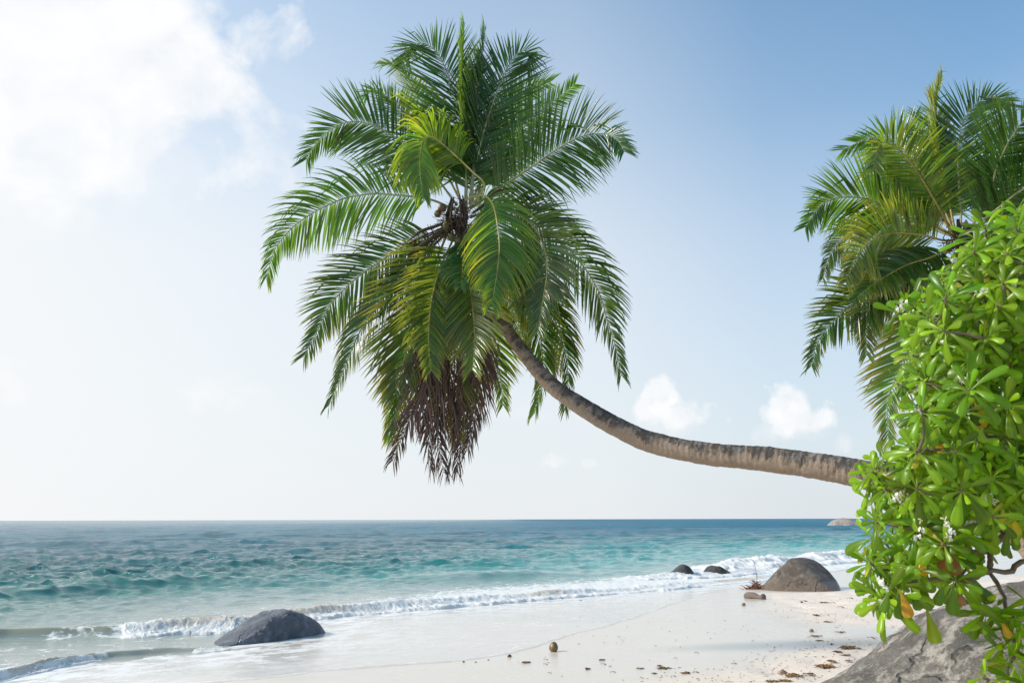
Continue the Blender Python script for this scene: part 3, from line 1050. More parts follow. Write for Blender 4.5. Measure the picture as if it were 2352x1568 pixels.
CY = 12.0                      # how far off the crown stands
base1 = at(2480, 1330, 8.6)
gz1 = float(ground_z(base1[0], base1[1])[0])
palm = thing("coconut_palm", (base1[0], base1[1], gz1), "coconut palm with a long bare trunk leaning out low over the beach", "palm tree", "coconut palms")
tp = [(1050, 505), (1064, 540), (1082, 590), (1106, 650), (1138, 715), (1182, 782), (1259, 876), (1337, 934), (1415, 979), (1493, 1014), (1610, 1040), (1767, 1055), (1880, 1070), (1997, 1093), (2140, 1130), (2290, 1185), (2410, 1290), (2480, 1500)]
ty = [12, 12, 12, 11.95, 11.9, 11.8, 11.6, 11.4, 11.2, 11, 10.7, 10.3, 10.0, 9.7, 9.3, 8.9, 8.65, 8.6]
tw = [34, 32, 30, 29, 29, 31, 37, 41, 45, 48, 52, 57, 60, 65, 72, 82, 98, 150]
dz = np.array(base1); dz[2] = gz1
tp[-1] = (2480, 1192 + (CAM[2] - gz1 + 0.15) / 8.6 * F * 1.06)
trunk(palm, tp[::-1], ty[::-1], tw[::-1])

FL = 3.15
F1 = dict(n=100, lmax=0.74)
# -- upper fan
frond(palm, [(1072, 480), (1070, 391), (1060, 300), (1045, 219), (1020, 150), (996, 113), (965, 99), (938, 112), (924, 148)], CY, 1, FL, 8, 20, tint=G1, tip=OL, rib=PALE, n=112, lmax=0.92, droop=.03, s0=.09)
frond(palm, [(1082, 480), (1090, 395), (1114, 293), (1145, 203), (1168, 152), (1192, 121), (1212, 118), (1219, 134), (1211, 160)], CY, 1, FL, -8, -25, tint=G1, tip=G1, rib=PALE, n=116, lmax=0.92, droop=.02, s0=.08)
frond(palm, [(1068, 470), (1071, 352), (1066, 250), (1063, 160), (1066, 55)], CY, 1, FL, 66, 74, tint=G2, tip=OL, rib=PALE, droop=.03, bmax=38)
frond(palm, [(1078, 470), (1092, 330), (1100, 220), (1108, 130), (1114, 68)], CY, 1, FL, 60, 74, tint=G1, tip=OL, rib=PALE, droop=.03, bmax=42)
frond(palm, [(1060, 470), (1030, 360), (993, 281), (961, 223), (934, 176), (905, 150), (880, 150)], CY, 1, FL, 48, 64, tint=G3, tip=OY, rib=YRIB, lmax=0.7, droop=.10)
frond(palm, [(1062, 470), (1010, 372), (960, 300), (910, 240), (880, 214), (855, 208), (835, 222)], CY, 1, FL, 22, 40, tint=G2, tip=G3, rib=PALE, lmax=0.68, droop=.08)
frond(palm, [(1050, 472), (985, 385), (940, 338), (903, 313), (864, 291), (825, 280), (793, 282), (762, 297), (735, 320), (715, 344), (702, 369)], CY, -1, FL, 12, 0, tint=G1, tip=G2, rib=PALE, n=105, lmax=0.76, droop=.05)
frond(palm, [(1080, 470), (1118, 391), (1170, 325), (1216, 281), (1262, 240), (1294, 215), (1321, 193)], CY, 1, FL, 25, 10, tint=G2, tip=OL, rib=PALE, lmax=0.66, droop=.07)
frond(palm, [(1085, 475), (1161, 424), (1216, 387), (1274, 346), (1329, 316), (1376, 307), (1402, 311), (1421, 325), (1434, 348)], CY, -1, FL, -5, -18, tint=G1, tip=G1, rib=(0.2, 0.22, 0.08), n=112, lmax=0.74, droop=.12, bmax=66, kink=.14)
frond(palm, [(1092, 470), (1130, 330), (1180, 240), (1226, 200), (1262, 190)], CY, 1, FL, 40, 30, tint=G1, tip=G2, rib=PALE, lmax=0.7, droop=.06)
# -- frond arching toward the viewer, tip hanging
frond(palm, [(1075, 480), (1112, 428), (1082, 392), (1040, 352), (1005, 322), (984, 313), (971, 326), (964, 365), (966, 410), (972, 452)], CY, -1, 2.9, -20, -5, tint=(0.075, 0.155, 0.02), tip=(0.22, 0.28, 0.03), rib=(0.45, 0.42, 0.14), n=105, lmax=0.66, droop=.50, s0=.34, tipamt=.6, vee=-.05)
# -- left side
frond(palm, [(1045, 482), (1000, 462), (961, 453), (895, 447), (856, 445), (793, 455), (754, 471), (727, 484), (684, 512), (653, 543), (629, 578), (612, 640)], CY, -1, FL, 28, 4, tint=G2, tip=G3, rib=PALE, n=110, lmax=0.68, droop=.24, bmax=66, kink=.2)
frond(palm, [(1040, 505), (1000, 535), (945, 556), (879, 596), (814, 643), (762, 695), (739, 737), (720, 779), (698, 818)], CY, -1, FL, 22, 5, tint=G1, tip=OY, rib=(0.36, 0.33, 0.16), n=105, lmax=0.66, droop=.12, bmax=58)
frond(palm, [(1040, 520), (970, 590), (920, 640), (875, 690), (832, 752), (804, 812), (776, 882), (755, 932)], CY, 1, FL, 55, 42, tint=G1, tip=OY, rib=(0.24, 0.24, 0.1), lmax=0.58, droop=.30, bmax=48)
frond(palm, [(1045, 515), (1001, 549), (973, 591), (950, 638), (931, 695), (922, 765), (917, 826), (912, 882), (910, 942), (904, 1005)], CY, -1, FL, -18, -30, tint=OL, tip=OY, rib=YRIB, n=110, lmax=0.72, droop=.08, bmax=56)
frond(palm, [(1030, 530), (985, 640), (955, 730), (925, 840), (905, 920), (895, 1000)], CY, 1, FL, 15, 10, tint=G2, tip=(0.3, 0.22, 0.03), rib=YRIB, lmax=0.6, droop=.2, bmax=44)
# -- hanging centre
frond(palm, [(1056, 530), (1055, 577), (1054, 648), (1050, 718), (1046, 788), (1043, 859), (1043, 929), (1050, 1000)], CY, -1, FL, -6, 10, tint=(0.088, 0.115, 0.028), tip=(0.27, 0.23, 0.08), rib=(0.42, 0.34, 0.12), n=105, lmax=0.74, droop=.10, bmax=52)
frond(palm, [(1060, 530), (1075, 620), (1085, 700), (1090, 780), (1085, 850)], CY, -1, 2.7, 15, 20, tint=OL, tip=OY, rib=YRIB, lmax=0.7, droop=.12, bmax=55)
frond(palm, [(1050, 530), (1010, 620), (990, 700), (985, 780), (990, 850)], CY, -1, 2.7, -15, -20, tint=OL, tip=OY, rib=YRIB, lmax=0.7, droop=.12, bmax=55)
frond(palm, [(1062, 535), (1085, 640), (1108, 720), (1130, 800), (1150, 880), (1155, 930)], CY, 1, 2.9, 10, 10, tint=G2, tip=(0.2, 0.18, 0.03), rib=YRIB, lmax=0.66, droop=.16, bmax=50)
# -- the bright frond arching over in front
frond(palm, [(1045, 488), (1068, 460), (1107, 449), (1130, 466), (1142, 512), (1147, 568), (1142, 624), (1135, 668), (1130, 700)], CY - .1, -1, 2.9, -12, -4, tint=(0.060, 0.140, 0.017), tip=(0.26, 0.30, 0.02), rib=(0.42, 0.36, 0.09), n=105, lmax=0.70, droop=.26, bmax=60, s0=.22, tipamt=.5, vee=0.0)
# -- right side, drooping
frond(palm, [(1080, 500), (1130, 482), (1175, 488), (1217, 512), (1245, 554), (1257, 610), (1252, 660), (1243, 712), (1236, 760)], CY, -1, FL, 12, 20, tint=(0.05, 0.09, 0.03), tip=OL, rib=(0.34, 0.31, 0.12), n=108, lmax=0.72, droop=.16, bmax=58, s0=.24)
frond(palm, [(1080, 498), (1150, 480), (1207, 500), (1282, 550), (1339, 610), (1376, 672), (1392, 725), (1414, 798), (1427, 862)], CY, 1, FL, 26, 30, tint=(0.045, 0.085, 0.03), tip=G1, rib=(0.28, 0.28, 0.14), n=105, lmax=0.66, droop=.24, bmax=58, kink=.2)
frond(palm, [(1078, 515), (1150, 570), (1195, 640), (1230, 720), (1246, 812), (1244, 882), (1228, 948)], CY - .15, -1, FL, 20, 40, tint=G2, tip=(0.2, 0.16, 0.03), rib=YRIB, lmax=0.60, droop=.28, bmax=46)
frond(palm, [(1078, 515), (1160, 580), (1225, 640), (1262, 705), (1288, 775), (1304, 850), (1298, 940)], CY, 1, FL, 32, 30, tint=G1, tip=(0.16, 0.12, 0.03), rib=(0.25, 0.23, 0.1), lmax=0.56, droop=.26, bmax=46)
frond(palm, [(1075, 520), (1130, 600), (1165, 680), (1190, 750), (1205, 800)], CY, 1, 2.6, 12, 12, tint=G1, tip=OL, rib=YRIB, lmax=0.62, droop=.16, bmax=54)
# -- dead fronds hanging under the crown
DT, DT2 = (0.115, 0.078, 0.062), (0.22, 0.14, 0.105)
kw = dict(tint=DT, tip=DT2, rib=(0.12, 0.075, 0.05), dead=True, n=80, lmax=0.66, droop=.40, bmax=30, kink=.25, mess=.45, s0=.25, width=.026)
frond(palm, [(1050, 545), (1022, 680), (1005, 800), (995, 900), (1005, 1000), (1018, 1085)], CY, 1, 2.9, 10, 30, **kw)
frond(palm, [(1055, 545), (1065, 680), (1075, 800), (1072, 900), (1060, 1000), (1050, 1080)], CY, 1, 2.9, -20, -40, **kw)
frond(palm, [(1058, 545), (1085, 680), (1100, 790), (1098, 880), (1090, 960), (1075, 1030)], CY, -1, 2.8, 40, 20, **kw)
frond(palm, [(1050, 545), (1012, 700), (985, 820), (960, 920), (928, 990), (902, 1058)], CY, 1, 2.9, 10, 10, **{**kw, 'droop': .2, 'mess': .2})
frond(palm, [(1052, 545), (1035, 700), (1025, 830), (1030, 930), (1040, 1010), (1030, 1090)], CY, -1, 2.8, 60, 80, **kw)
frond(palm, [(1052, 545), (1030, 690), (1010, 820), (1000, 920), (985, 1010), (990, 1080)], CY, 1, 2.8, 30, 50, **kw)

frond(palm, [(1062, 525), (1068, 560), (1064, 610), (1058, 660)], CY, -1, 1.8, 10, 0, tint=G1, tip=OL, rib=YRIB, n=55, lmax=0.45, droop=.3, s0=.2)
frond(palm, [(1062, 500), (1085, 478), (1110, 470), (1140, 480), (1165, 505)], CY, 1, 1.7, 10, 0, tint=G1, tip=OL, rib=YRIB, n=55, lmax=0.45, droop=.3, s0=.2)
# -- heart of the crown: fibre, spathes, flower stalks, nuts
cc = at(1050, 505, CY - 0.12)
mb = MB()
for i in range(9):
    a = rng.uniform(0, 2 * math.pi)
    p0 = cc + np.array([math.cos(a) * .10, math.sin(a) * .10, -.30])
    p1 = cc + np.array([math.cos(a) * .17, math.sin(a) * .16, .02])
    p2 = cc + np.array([math.cos(a) * .10, math.sin(a) * .10, .30 + .1 * rng.random()])
    mb.add(*tube(catmull([p0, p1, p2], 14), 0.042 * np.sin(np.linspace(.5, 2.6, 14)), 9, flat=.5))
for i in range(260):
    a = rng.uniform(0, 2 * math.pi)
    p0 = cc + rng.normal(0, .12, 3)
    d = rng.normal(0, 1, 3) * [1, .8, .7]
    p1 = p0 + norm(d) * rng.uniform(.08, .3) + [0, 0, -.04]
    mb.add(*tube(catmull([p0, (p0 + p1) / 2 + rng.normal(0, .03, 3), p1], 6), np.linspace(.006, .002, 6), 4))
mb.build("fibre_sheath", mat_fibre, palm)
for px, w in (([(1040, 515), (985, 552), (950, 575), (928, 590)], .05), ([(1040, 505), (1000, 520), (965, 532), (935, 556)], .04), ([(1085, 490), (1112, 470), (1138, 442), (1160, 434)], .035), ([(1070, 530), (1082, 560), (1086, 590), (1092, 625)], .05)):
    q = catmull(np.array(px, float), 16)
    V, Q, T3 = tube(at(q[:, 0], q[:, 1], CY - np.linspace(.15, .45, 16)), w * np.sin(np.linspace(.4, 3.0, 16)) + .006, 10, flat=.55)
    build("flower_spathe", V, [Q, np.array(T3)], mat_fibre, palm)
for px in ([(1040, 510), (1000, 530), (965, 545), (940, 560)], [(1042, 515), (1005, 540), (975, 560)]):
    mb = MB()
    q = catmull(np.array(px, float), 14)
    st = at(q[:, 0], q[:, 1], CY - .2)
    mb.add(*tube(st, .012, 6))
    for i in range(26):
        p0 = st[rng.integers(4, 14)]
        mb.add(*tube(np.array([p0, p0 + rng.normal(0, .05, 3) + [0, 0, -.03], p0 + rng.normal(0, .08, 3) + [0, 0, -.09]]), .006, 4))
    mb.build("flower_stalk", mat_fibre, palm)
for u, v, r_, dy, tn in ((1010, 478, .085, -.25, (.13, .085, .04)), (1000, 490, .07, -.15, (.15, .095, .045)), (1018, 520, .09, -.35, (.14, .17, .04)), (1032, 545, .085, -.3, (.17, .19, .05)), (1048, 552, .085, -.35, (.13, .15, .04)),
                         (1066, 548, .08, -.4, (.15, .16, .05)), (1074, 590, .07, -.4, (.62, .33, .02)), (1008, 540, .06, -.3, (.12, .14, .04)), (1116, 492, .06, -.1, (.2, .11, .05)), (1126, 512, .05, -.1, (.17, .1, .05))):
    V, Q, tc = coconut_mesh(at(u + 6, v, CY + dy * .6), r_ * .8, rng.normal(0, 1, 3) + [0, 0, 1.5], tn)
    build("coconut", V, [Q], mat_coco, palm, {"tint": tc})

# ---------------- second palm, behind the shrub
CY2 = 10.8
b2 = at(2440, 1400, 10.8)
gz2 = float(ground_z(b2[0], b2[1])[0])
palm2 = thing("coconut_palm", (b2[0], b2[1], gz2), "coconut palm at the right edge, its trunk hidden behind the bright green shrub", "palm tree", "coconut palms")
pe = 1192 + (CAM[2] - gz2 + 0.15) / 10.8 * F * 1.06
trunk(palm2, [(2440, pe), (2425, 1250), (2390, 1060), (2330, 880), (2270, 730), (2228, 620), (2208, 530)], [10.8] * 7, [80, 62, 54, 50, 46, 42, 40])
f2 = 2.75
GB = (0.032, 0.075, 0.018)
frond(palm2, [(2205, 545), (2207, 500), (2202, 421), (2201, 343), (2213, 280), (2237, 245), (2264, 226), (2295, 226), (2320, 244)], CY2, -1, f2, 4, -14, tint=GB, tip=G2, rib=PALE, n=100, lmax=0.72, droop=.04)
frond(palm2, [(2195, 540), (2178, 450), (2163, 363), (2152, 285), (2152, 225), (2165, 175)], CY2, 1, f2, 62, 70, tint=(0.10, 0.16, 0.025), tip=OY, rib=YRIB, droop=.03, bmax=34, lmax=.6)
frond(palm2, [(2195, 540), (2152, 448), (2113, 390), (2074, 343), (2045, 318), (2015, 314), (1978, 324), (1935, 345)], CY2, 1, f2, 14, 5, tint=G2, tip=G3, rib=YRIB, lmax=0.64, droop=.07)
frond(palm2, [(2195, 545), (2140, 450), (2100, 385), (2060, 340), (2030, 328), (2014, 346), (2008, 388)], CY2, -1, f2, -24, -10, tint=OL, tip=G3, rib=YRIB, lmax=0.55, droop=.12)
frond(palm2, [(2195, 545), (2150, 522), (2094, 502), (2047, 482), (1997, 459), (1954, 453), (1916, 457), (1881, 477), (1850, 522)], CY2, -1, f2, 12, 0, tint=(0.045, 0.105, 0.016), tip=G2, rib=YRIB, n=100, lmax=0.62, droop=.10)
frond(palm2, [(2195, 550), (2167, 552), (2117, 540), (2063, 535), (2024, 541), (1993, 561), (1966, 595), (1943, 648)], CY2, -1, f2, -18, -8, tint=OL, tip=OY, rib=YRIB, lmax=0.6, droop=.2)
frond(palm2, [(2195, 545), (2100, 515), (2016, 515), (1962, 533), (1927, 558), (1904, 591), (1890, 640)], CY2, 1, f2, 35, 25, tint=(0.04, 0.08, 0.03), tip=OL, rib=(0.25, 0.26, 0.12), lmax=0.52, droop=.26)
frond(palm2, [(2200, 560), (2150, 600), (2092, 643), (2047, 660), (2012, 684), (1994, 715), (1989, 750), (1991, 815)], CY2, -1, 2.4, -10, 0, tint=OL, tip=OY, rib=YRIB, lmax=0.56, droop=.12, bmax=55)
frond(palm2, [(2195, 560), (2120, 620), (2040, 652), (1985, 680), (1948, 708), (1917, 736), (1892, 763), (1873, 800), (1864, 840)], CY2, 1, f2, 16, 4, tint=G1, tip=OY, rib=PALE, n=90, lmax=0.56, droop=.10, bmax=58)
frond(palm2, [(2200, 570), (2150, 660), (2110, 760), (2068, 850), (2048, 890), (2040, 924), (2038, 962), (2041, 1018)], CY2, -1, 2.6, 12, 20, tint=G2, tip=(0.26, 0.18, 0.06), rib=YRIB, n=95, lmax=0.6, droop=.10, bmax=56)
frond(palm2, [(2215, 540), (2268, 467), (2287, 393), (2310, 339), (2333, 301), (2360, 268), (2400, 250)], CY2, -1, f2, -15, -20, tint=GB, tip=OL, rib=(0.3, 0.3, 0.14), lmax=0.66, droop=.06)
frond(palm2, [(2215, 540), (2290, 480), (2350, 435), (2420, 410), (2490, 420)], CY2, -1, f2, 5, 0, tint=GB, tip=G1, rib=(0.3, 0.3, 0.14), lmax=0.66, droop=.1)
frond(palm2, [(2200, 540), (2160, 440), (2135, 350), (2115, 290), (2104, 258)], CY2, 1, f2, 35, 25, tint=G2, tip=OL, rib=PALE, lmax=0.56, droop=.06)
frond(palm2, [(2195, 540), (2130, 470), (2070, 415), (2020, 400), (1985, 404), (1965, 420)], CY2, 1, f2, 45, 35, tint=OL, tip=(0.13, 0.13, 0.05), rib=YRIB, lmax=0.55, droop=.22)
frond(palm2, [(2195, 545), (2110, 490), (2050, 455), (2010, 450), (1985, 470)], CY2, 1, 2.4, 20, 20, tint=(0.09, 0.11, 0.04), tip=OL, rib=YRIB, lmax=0.55, droop=.2)
frond(palm2, [(2200, 560), (2140, 590), (2080, 610), (2010, 650), (1960, 690)], CY2, -1, 2.4, 30, 40, tint=G1, tip=OY, rib=YRIB, lmax=0.5, droop=.3)
frond(palm2, [(2215, 560), (2270, 620), (2310, 720), (2330, 820)], CY2, 1, 2.6, 10, 10, tint=G1, tip=OY, rib=YRIB, lmax=0.6, droop=.2)
frond(palm2, [(2200, 570), (2180, 680), (2170, 780), (2165, 860)], CY2, 1, 2.6, 10, 20, tint=G1, tip=OY, rib=YRIB, lmax=0.6, droop=.2)
frond(palm2, [(2215, 555), (2320, 560), (2420, 610), (2480, 700)], CY2, 1, 2.8, 20, 20, tint=G1, tip=OL, rib=YRIB, lmax=0.6, droop=.2)
frond(palm2, [(2215, 545), (2300, 420), (2400, 350), (2500, 350)], CY2, 1, 3.0, 30, 20, tint=GB, tip=OL, rib=YRIB, lmax=0.6, droop=.1)
frond(palm2, [(2200, 575), (2160, 700), (2130, 820), (2118, 900)], CY2, 1, 2.6, 10, 30, **{**kw, 's0': .3})
mb = MB()
cc = at(2206, 555, CY2 - .1)
for i in range(120):
    p0 = cc + rng.normal(0, .10, 3)
    p1 = p0 + norm(rng.normal(0, 1, 3)) * rng.uniform(.06, .25)
    mb.add(*tube(catmull([p0, (p0 + p1) / 2 + rng.normal(0, .03, 3), p1], 6), np.linspace(.008, .002, 6), 4))
for i in range(7):
    a = rng.uniform(0, 2 * math.pi)
    dd = np.array([math.cos(a), math.sin(a), 0])
    mb.add(*tube(catmull([cc + dd * .08 - [0, 0, .3], cc + dd * .15, cc + dd * .1 + [0, 0, .3]], 12), 0.035 * np.sin(np.linspace(.5, 2.6, 12)), 8, flat=.5))
mb.build("fibre_sheath", mat_fibre, palm2)

# ------------------------------------------------------------------ rocks
def rock_material(name, base, dark, pale, rough, vein=0.5, wet=None):
    m, t, out = material(name)
    P = t.n("ShaderNodeTexCoord").outputs['Object']
    big = t.noise(P, 1.6, 6, 0.62, 0.4)
    mid = t.noise(P, 6, 8, 0.72)
    fine = t.noise(P, 70, 5, 0.75)
    c = t.mix(t.ramp(big, [(0.35, 0.0), (0.65, 1.0)]), dark, base)
    c = t.mix(t.m('MULTIPLY', t.ramp(mid, [(0.50, 0.0), (0.60, 1.0)]), vein), c, pale)
    c = t.mix(t.m('MULTIPLY', t.ramp(fine, [(0.50, 0.0), (0.70, 1.0)]), 0.35), c, pale)
    c = t.mix(t.m('MULTIPLY', t.ramp(fine, [(0.30, 1.0), (0.46, 0.0)]), 0.55), c, dark)
    r = rough
    if wet is not None:
        wa = t.attr("wet", 1)
        c = t.mix(t.m('MULTIPLY', wa, 0.65), c, wet)
        r = t.m('SUBTRACT', rough, t.m('MULTIPLY', wa, rough - 0.25))
    vor = t.n("ShaderNodeTexVoronoi", feature='DISTANCE_TO_EDGE')
    t.set(vor.inputs['Vector'], t.n("ShaderNodeVectorMath", {0: P, 1: t.noise(P, 1.2, 5, 0.6, out='Color')}, operation='ADD'))
    vor.inputs['Scale'].default_value = 0.75
    crack = t.m('MULTIPLY', t.ramp(vor.outputs['Distance'], [(0.0, 1.0), (0.006, 0.8), (0.016, 0.0)]), t.ramp(t.noise(P, 0.9, 3), [(0.45, 0.0), (0.6, 1.0)]))
    c = t.mix(t.m('MULTIPLY', crack, 0.75), c, t.mix(1.0, dark, (0.45, 0.45, 0.45), 'MULTIPLY'))
    stain = t.ramp(t.noise(t.scale(P, (2.2, 2.2, 0.35)), 1.4, 6, 0.62), [(0.52, 0.0), (0.68, 0.55)])
    c = t.mix(stain, c, dark)
    h = t.m('SUBTRACT', t.m('ADD', t.m('MULTIPLY', mid, 1.0), t.m('MULTIPLY', fine, 0.35)), t.m('MULTIPLY', crack, 0.8))
    principled(t, out, Base_Color=c, Roughness=r, Normal=t.bump(h, 0.95, 0.09), IOR=1.45)
    return m


def boulder(name, A, B, prof, wf, wb, mat, label, cat="rock", rough=0.10, freq=2.2, lean=0.0, seed=1, n=150, m=110, p=0.62, deep=0.35, skew=None, wetline=0.12, ridge=0.0):
    """A, B: the two ends where it meets the ground; prof: (share, height) outline along it; wf / wb: half width to the front / back"""
    A, B = np.array(A, float), np.array(B, float)
    ax = B - A
    ax[2] = 0
    Lx = np.linalg.norm(ax)
    ax /= Lx
    fr = np.array([ax[1], -ax[0], 0])
    if fr[1] > 0:
        fr = -fr
    tt = 0.5 - 0.5 * np.cos(np.linspace(0, np.pi, n))
    pr = catmull(np.array(prof, float), 80)
    h = np.interp(tt, pr[:, 0], pr[:, 1])
    wid = (np.clip(4 * tt * (1 - tt), 0, 1) ** 0.6) if skew is None else np.interp(tt, *np.array(skew).T)
    z0 = A[2] + (B[2] - A[2]) * tt
    ph = np.linspace(0, np.pi, m)
    cs = np.sign(np.cos(ph)) * np.abs(np.cos(ph)) ** p
    sn = np.sin(ph) ** 0.9
    w = np.where(cs > 0, wf, wb)
    V = A[None, None, :] * [1, 1, 0] + ax * (tt * Lx)[:, None, None] + fr * (cs * w)[None, :, None] * wid[:, None, None]
    V = V + fr * lean * h[:, None, None] * sn[None, :, None]
    z = z0[:, None] + h[:, None] * sn[None, :] - deep * (1 - sn[None, :]) ** 3
    V = V.copy()
    V[..., 2] = z
    V = V.reshape(-1, 3)
    ctr = (A + B) / 2
    ctr[2] -= 0.2
    dirn = norm(V - ctr)
    q = (V - ctr) * freq
    amp = rough * np.repeat(np.clip(h / max(h.max(), 1e-6), 0.15, 1), m)
    dsp = fbm3(q, 5, 0.52, seed=seed) + 0.35 * fbm3(q * 4.1, 4, 0.6, seed=seed + 9)
    if ridge:
        qq = q * 1.3
        dsp = dsp + ridge * (1 - np.abs(fbm3(qq, 3, 0.5, seed=seed + 30)) * 5).clip(-1, 1) * -0.5
    V = V + dirn * (dsp * amp)[:, None]
    hz_ = V[:, 2] - np.repeat(z0, m)
    wet = 1 - sstep(wetline * 0.6, wetline * 1.4, hz_ + 0.05 * fbm3(q * 2, 3, seed=5))
    loc = ctr.copy()
    ob = build(name, V - loc, [grid_quads(n, m)], mat, None, {"wet": wet})
    ob.location = tuple(loc)
    return tag(ob, label, cat)


mat_rock_wet = rock_material("wet_dark_granite", (0.165, 0.188, 0.232), (0.085, 0.097, 0.122), (0.34, 0.37, 0.42), 0.30, 0.45)
mat_rock_beach = rock_material("beach_granite", (0.185, 0.150, 0.120), (0.090, 0.074, 0.061), (0.37, 0.325, 0.275), 0.75, 0.45, (0.20, 0.15, 0.12))
mat_rock_sea = rock_material("sea_granite", (0.06, 0.053, 0.05), (0.03, 0.027, 0.026), (0.13, 0.12, 0.115), 0.45, 0.4)
mat_rock_far = rock_material("pale_granite", (0.40, 0.34, 0.29), (0.22, 0.19, 0.17), (0.56, 0.50, 0.44), 0.85, 0.5)
mat_rock_near = rock_material("lichen_granite", (0.39, 0.345, 0.295), (0.10, 0.089, 0.078), (0.72, 0.65, 0.565), 0.88, 0.85)

g = lambda u, v: on_ground(u, v)[0]
A, B = g(486, 1487), g(748, 1452)
pxm = lambda P_: F / P_[1]
d_ = lambda a: a
k1 = 1.0 / pxm((A + B) / 2)
boulder("beach_rock", A, B, [(0, 0), (.13, .10), (.28, .24), (.45, .41), (.60, .48), (.76, .41), (.9, .22), (1, 0)], 0.36, 1.0, mat_rock_wet,
        "dark wet blue-grey rock lying in the wash at the lower left", rough=0.05, freq=3.2, seed=3, p=0.7, ridge=0.4)
A, B = g(1750, 1352), g(1918, 1357)
Hb = 66 / pxm((A + B) / 2)
boulder("beach_boulder", A, B, [(0, 0), (.1, .20 * Hb), (.22, .44 * Hb), (.36, .74 * Hb), (.47, .97 * Hb), (.53, 1.03 * Hb), (.60, .98 * Hb), (.70, .80 * Hb), (.82, .50 * Hb), (.92, .22 * Hb), (1, 0)], 0.55, 1.1, mat_rock_beach,
        "tall rounded grey-brown boulder standing on the dry sand near the water", rough=0.06, freq=1.4, seed=8, wetline=0.26)
A, B = on_level(1531, 1321, .05), on_level(1597, 1321, .05)
boulder("sea_rock", A, B, [(0, 0), (.25, .15), (.55, .40), (.75, .35), (.9, .17), (1, 0)], 0.5, 0.7, mat_rock_sea, "small dark rounded rock awash in the surf, the larger of two", rough=0.06, freq=2, seed=12, n=80, m=60)
A, B = on_level(1619, 1319, .05), on_level(1678, 1317, .05)
boulder("sea_rock", A, B, [(0, 0), (.2, .18), (.4, .32), (.6, .24), (.8, .12), (1, 0)], 0.45, 0.6, mat_rock_sea, "low flat dark rock awash in the surf, the smaller of two", rough=0.05, freq=2, seed=15, n=80, m=60)
A, B = on_level(1898, 1206.5), on_level(2100, 1206.5)
hk = 1.0 / pxm(A)
boulder("rock_islet", A, B, [(0, 0), (.05, 7 * hk), (.12, 14.5 * hk), (.25, 15.5 * hk), (.33, 11 * hk), (.45, 9 * hk), (.6, 10 * hk), (.8, 6 * hk), (1, 0)], 7, 12, mat_rock_far, "bare pale rock islet far out on the horizon", "islet", rough=1.3, freq=0.22, seed=20, n=90, m=60, deep=2)
# big lichen boulder under the shrub: its crest climbs to the right
YB = 4.9
A = at(1560, 1192, YB); B = at(3250, 1192, YB)
A[2] = B[2] = float(ground_z((A[0] + B[0]) / 2, YB)[0])
cr = [(1918, 1574), (1958, 1554), (2012, 1524), (2064, 1488), (2086, 1470), (2104, 1447), (2142, 1424), (2161, 1404), (2185, 1396), (2242, 1379), (2304, 1358), (2352, 1342), (2480, 1312), (2650, 1300), (2850, 1340)]
prof = [(0, 0), (.08, .30)]
for u, v in cr:
    q = at(u, v + 10, YB)
    prof.append(((q[0] - A[0]) / (B[0] - A[0]), q[2] - A[2]))
prof += [(1, 0)]
boulder("granite_boulder", A, B, prof, 1.25, 1.0, mat_rock_near, "big grey lichen-blotched boulder in the lower right corner under the shrub", rough=0.065, freq=1.5, seed=27, n=280, m=220, p=0.8, wetline=-1, ridge=0.9)

# ------------------------------------------------------------------ shrub
bu = at(2620, 1480, 3.1)
gzb = float(ground_z(bu[0], bu[1])[0])
shrub = thing("beach_shrub", (bu[0], bu[1], gzb), "bright green shrub with rosettes of spoon-shaped leaves at the right edge", "shrub")

mat_twig, t, out = material("shrub_bark")
P = t.pos()
c = t.mix(t.noise(P, 30, 5, 0.65), (0.10, 0.065, 0.045), (0.27, 0.20, 0.15))
principled(t, out, Base_Color=c, Roughness=0.85, Normal=t.bump(t.noise(t.scale(P, (1, 1, .6)), 60, 5, .7), 0.7, 0.01))
mat_petal, t, out = material("white_petal")
principled(t, out, Base_Color=t.attr("tint"), Roughness=0.6)

LW = np.array([0.10, 0.17, 0.30, 0.48, 0.68, 0.87, 0.99, 0.97, 0.72, 0.22])
LT = np.array([0.0, 0.10, 0.24, 0.38, 0.52, 0.66, 0.78, 0.89, 0.965, 1.0])


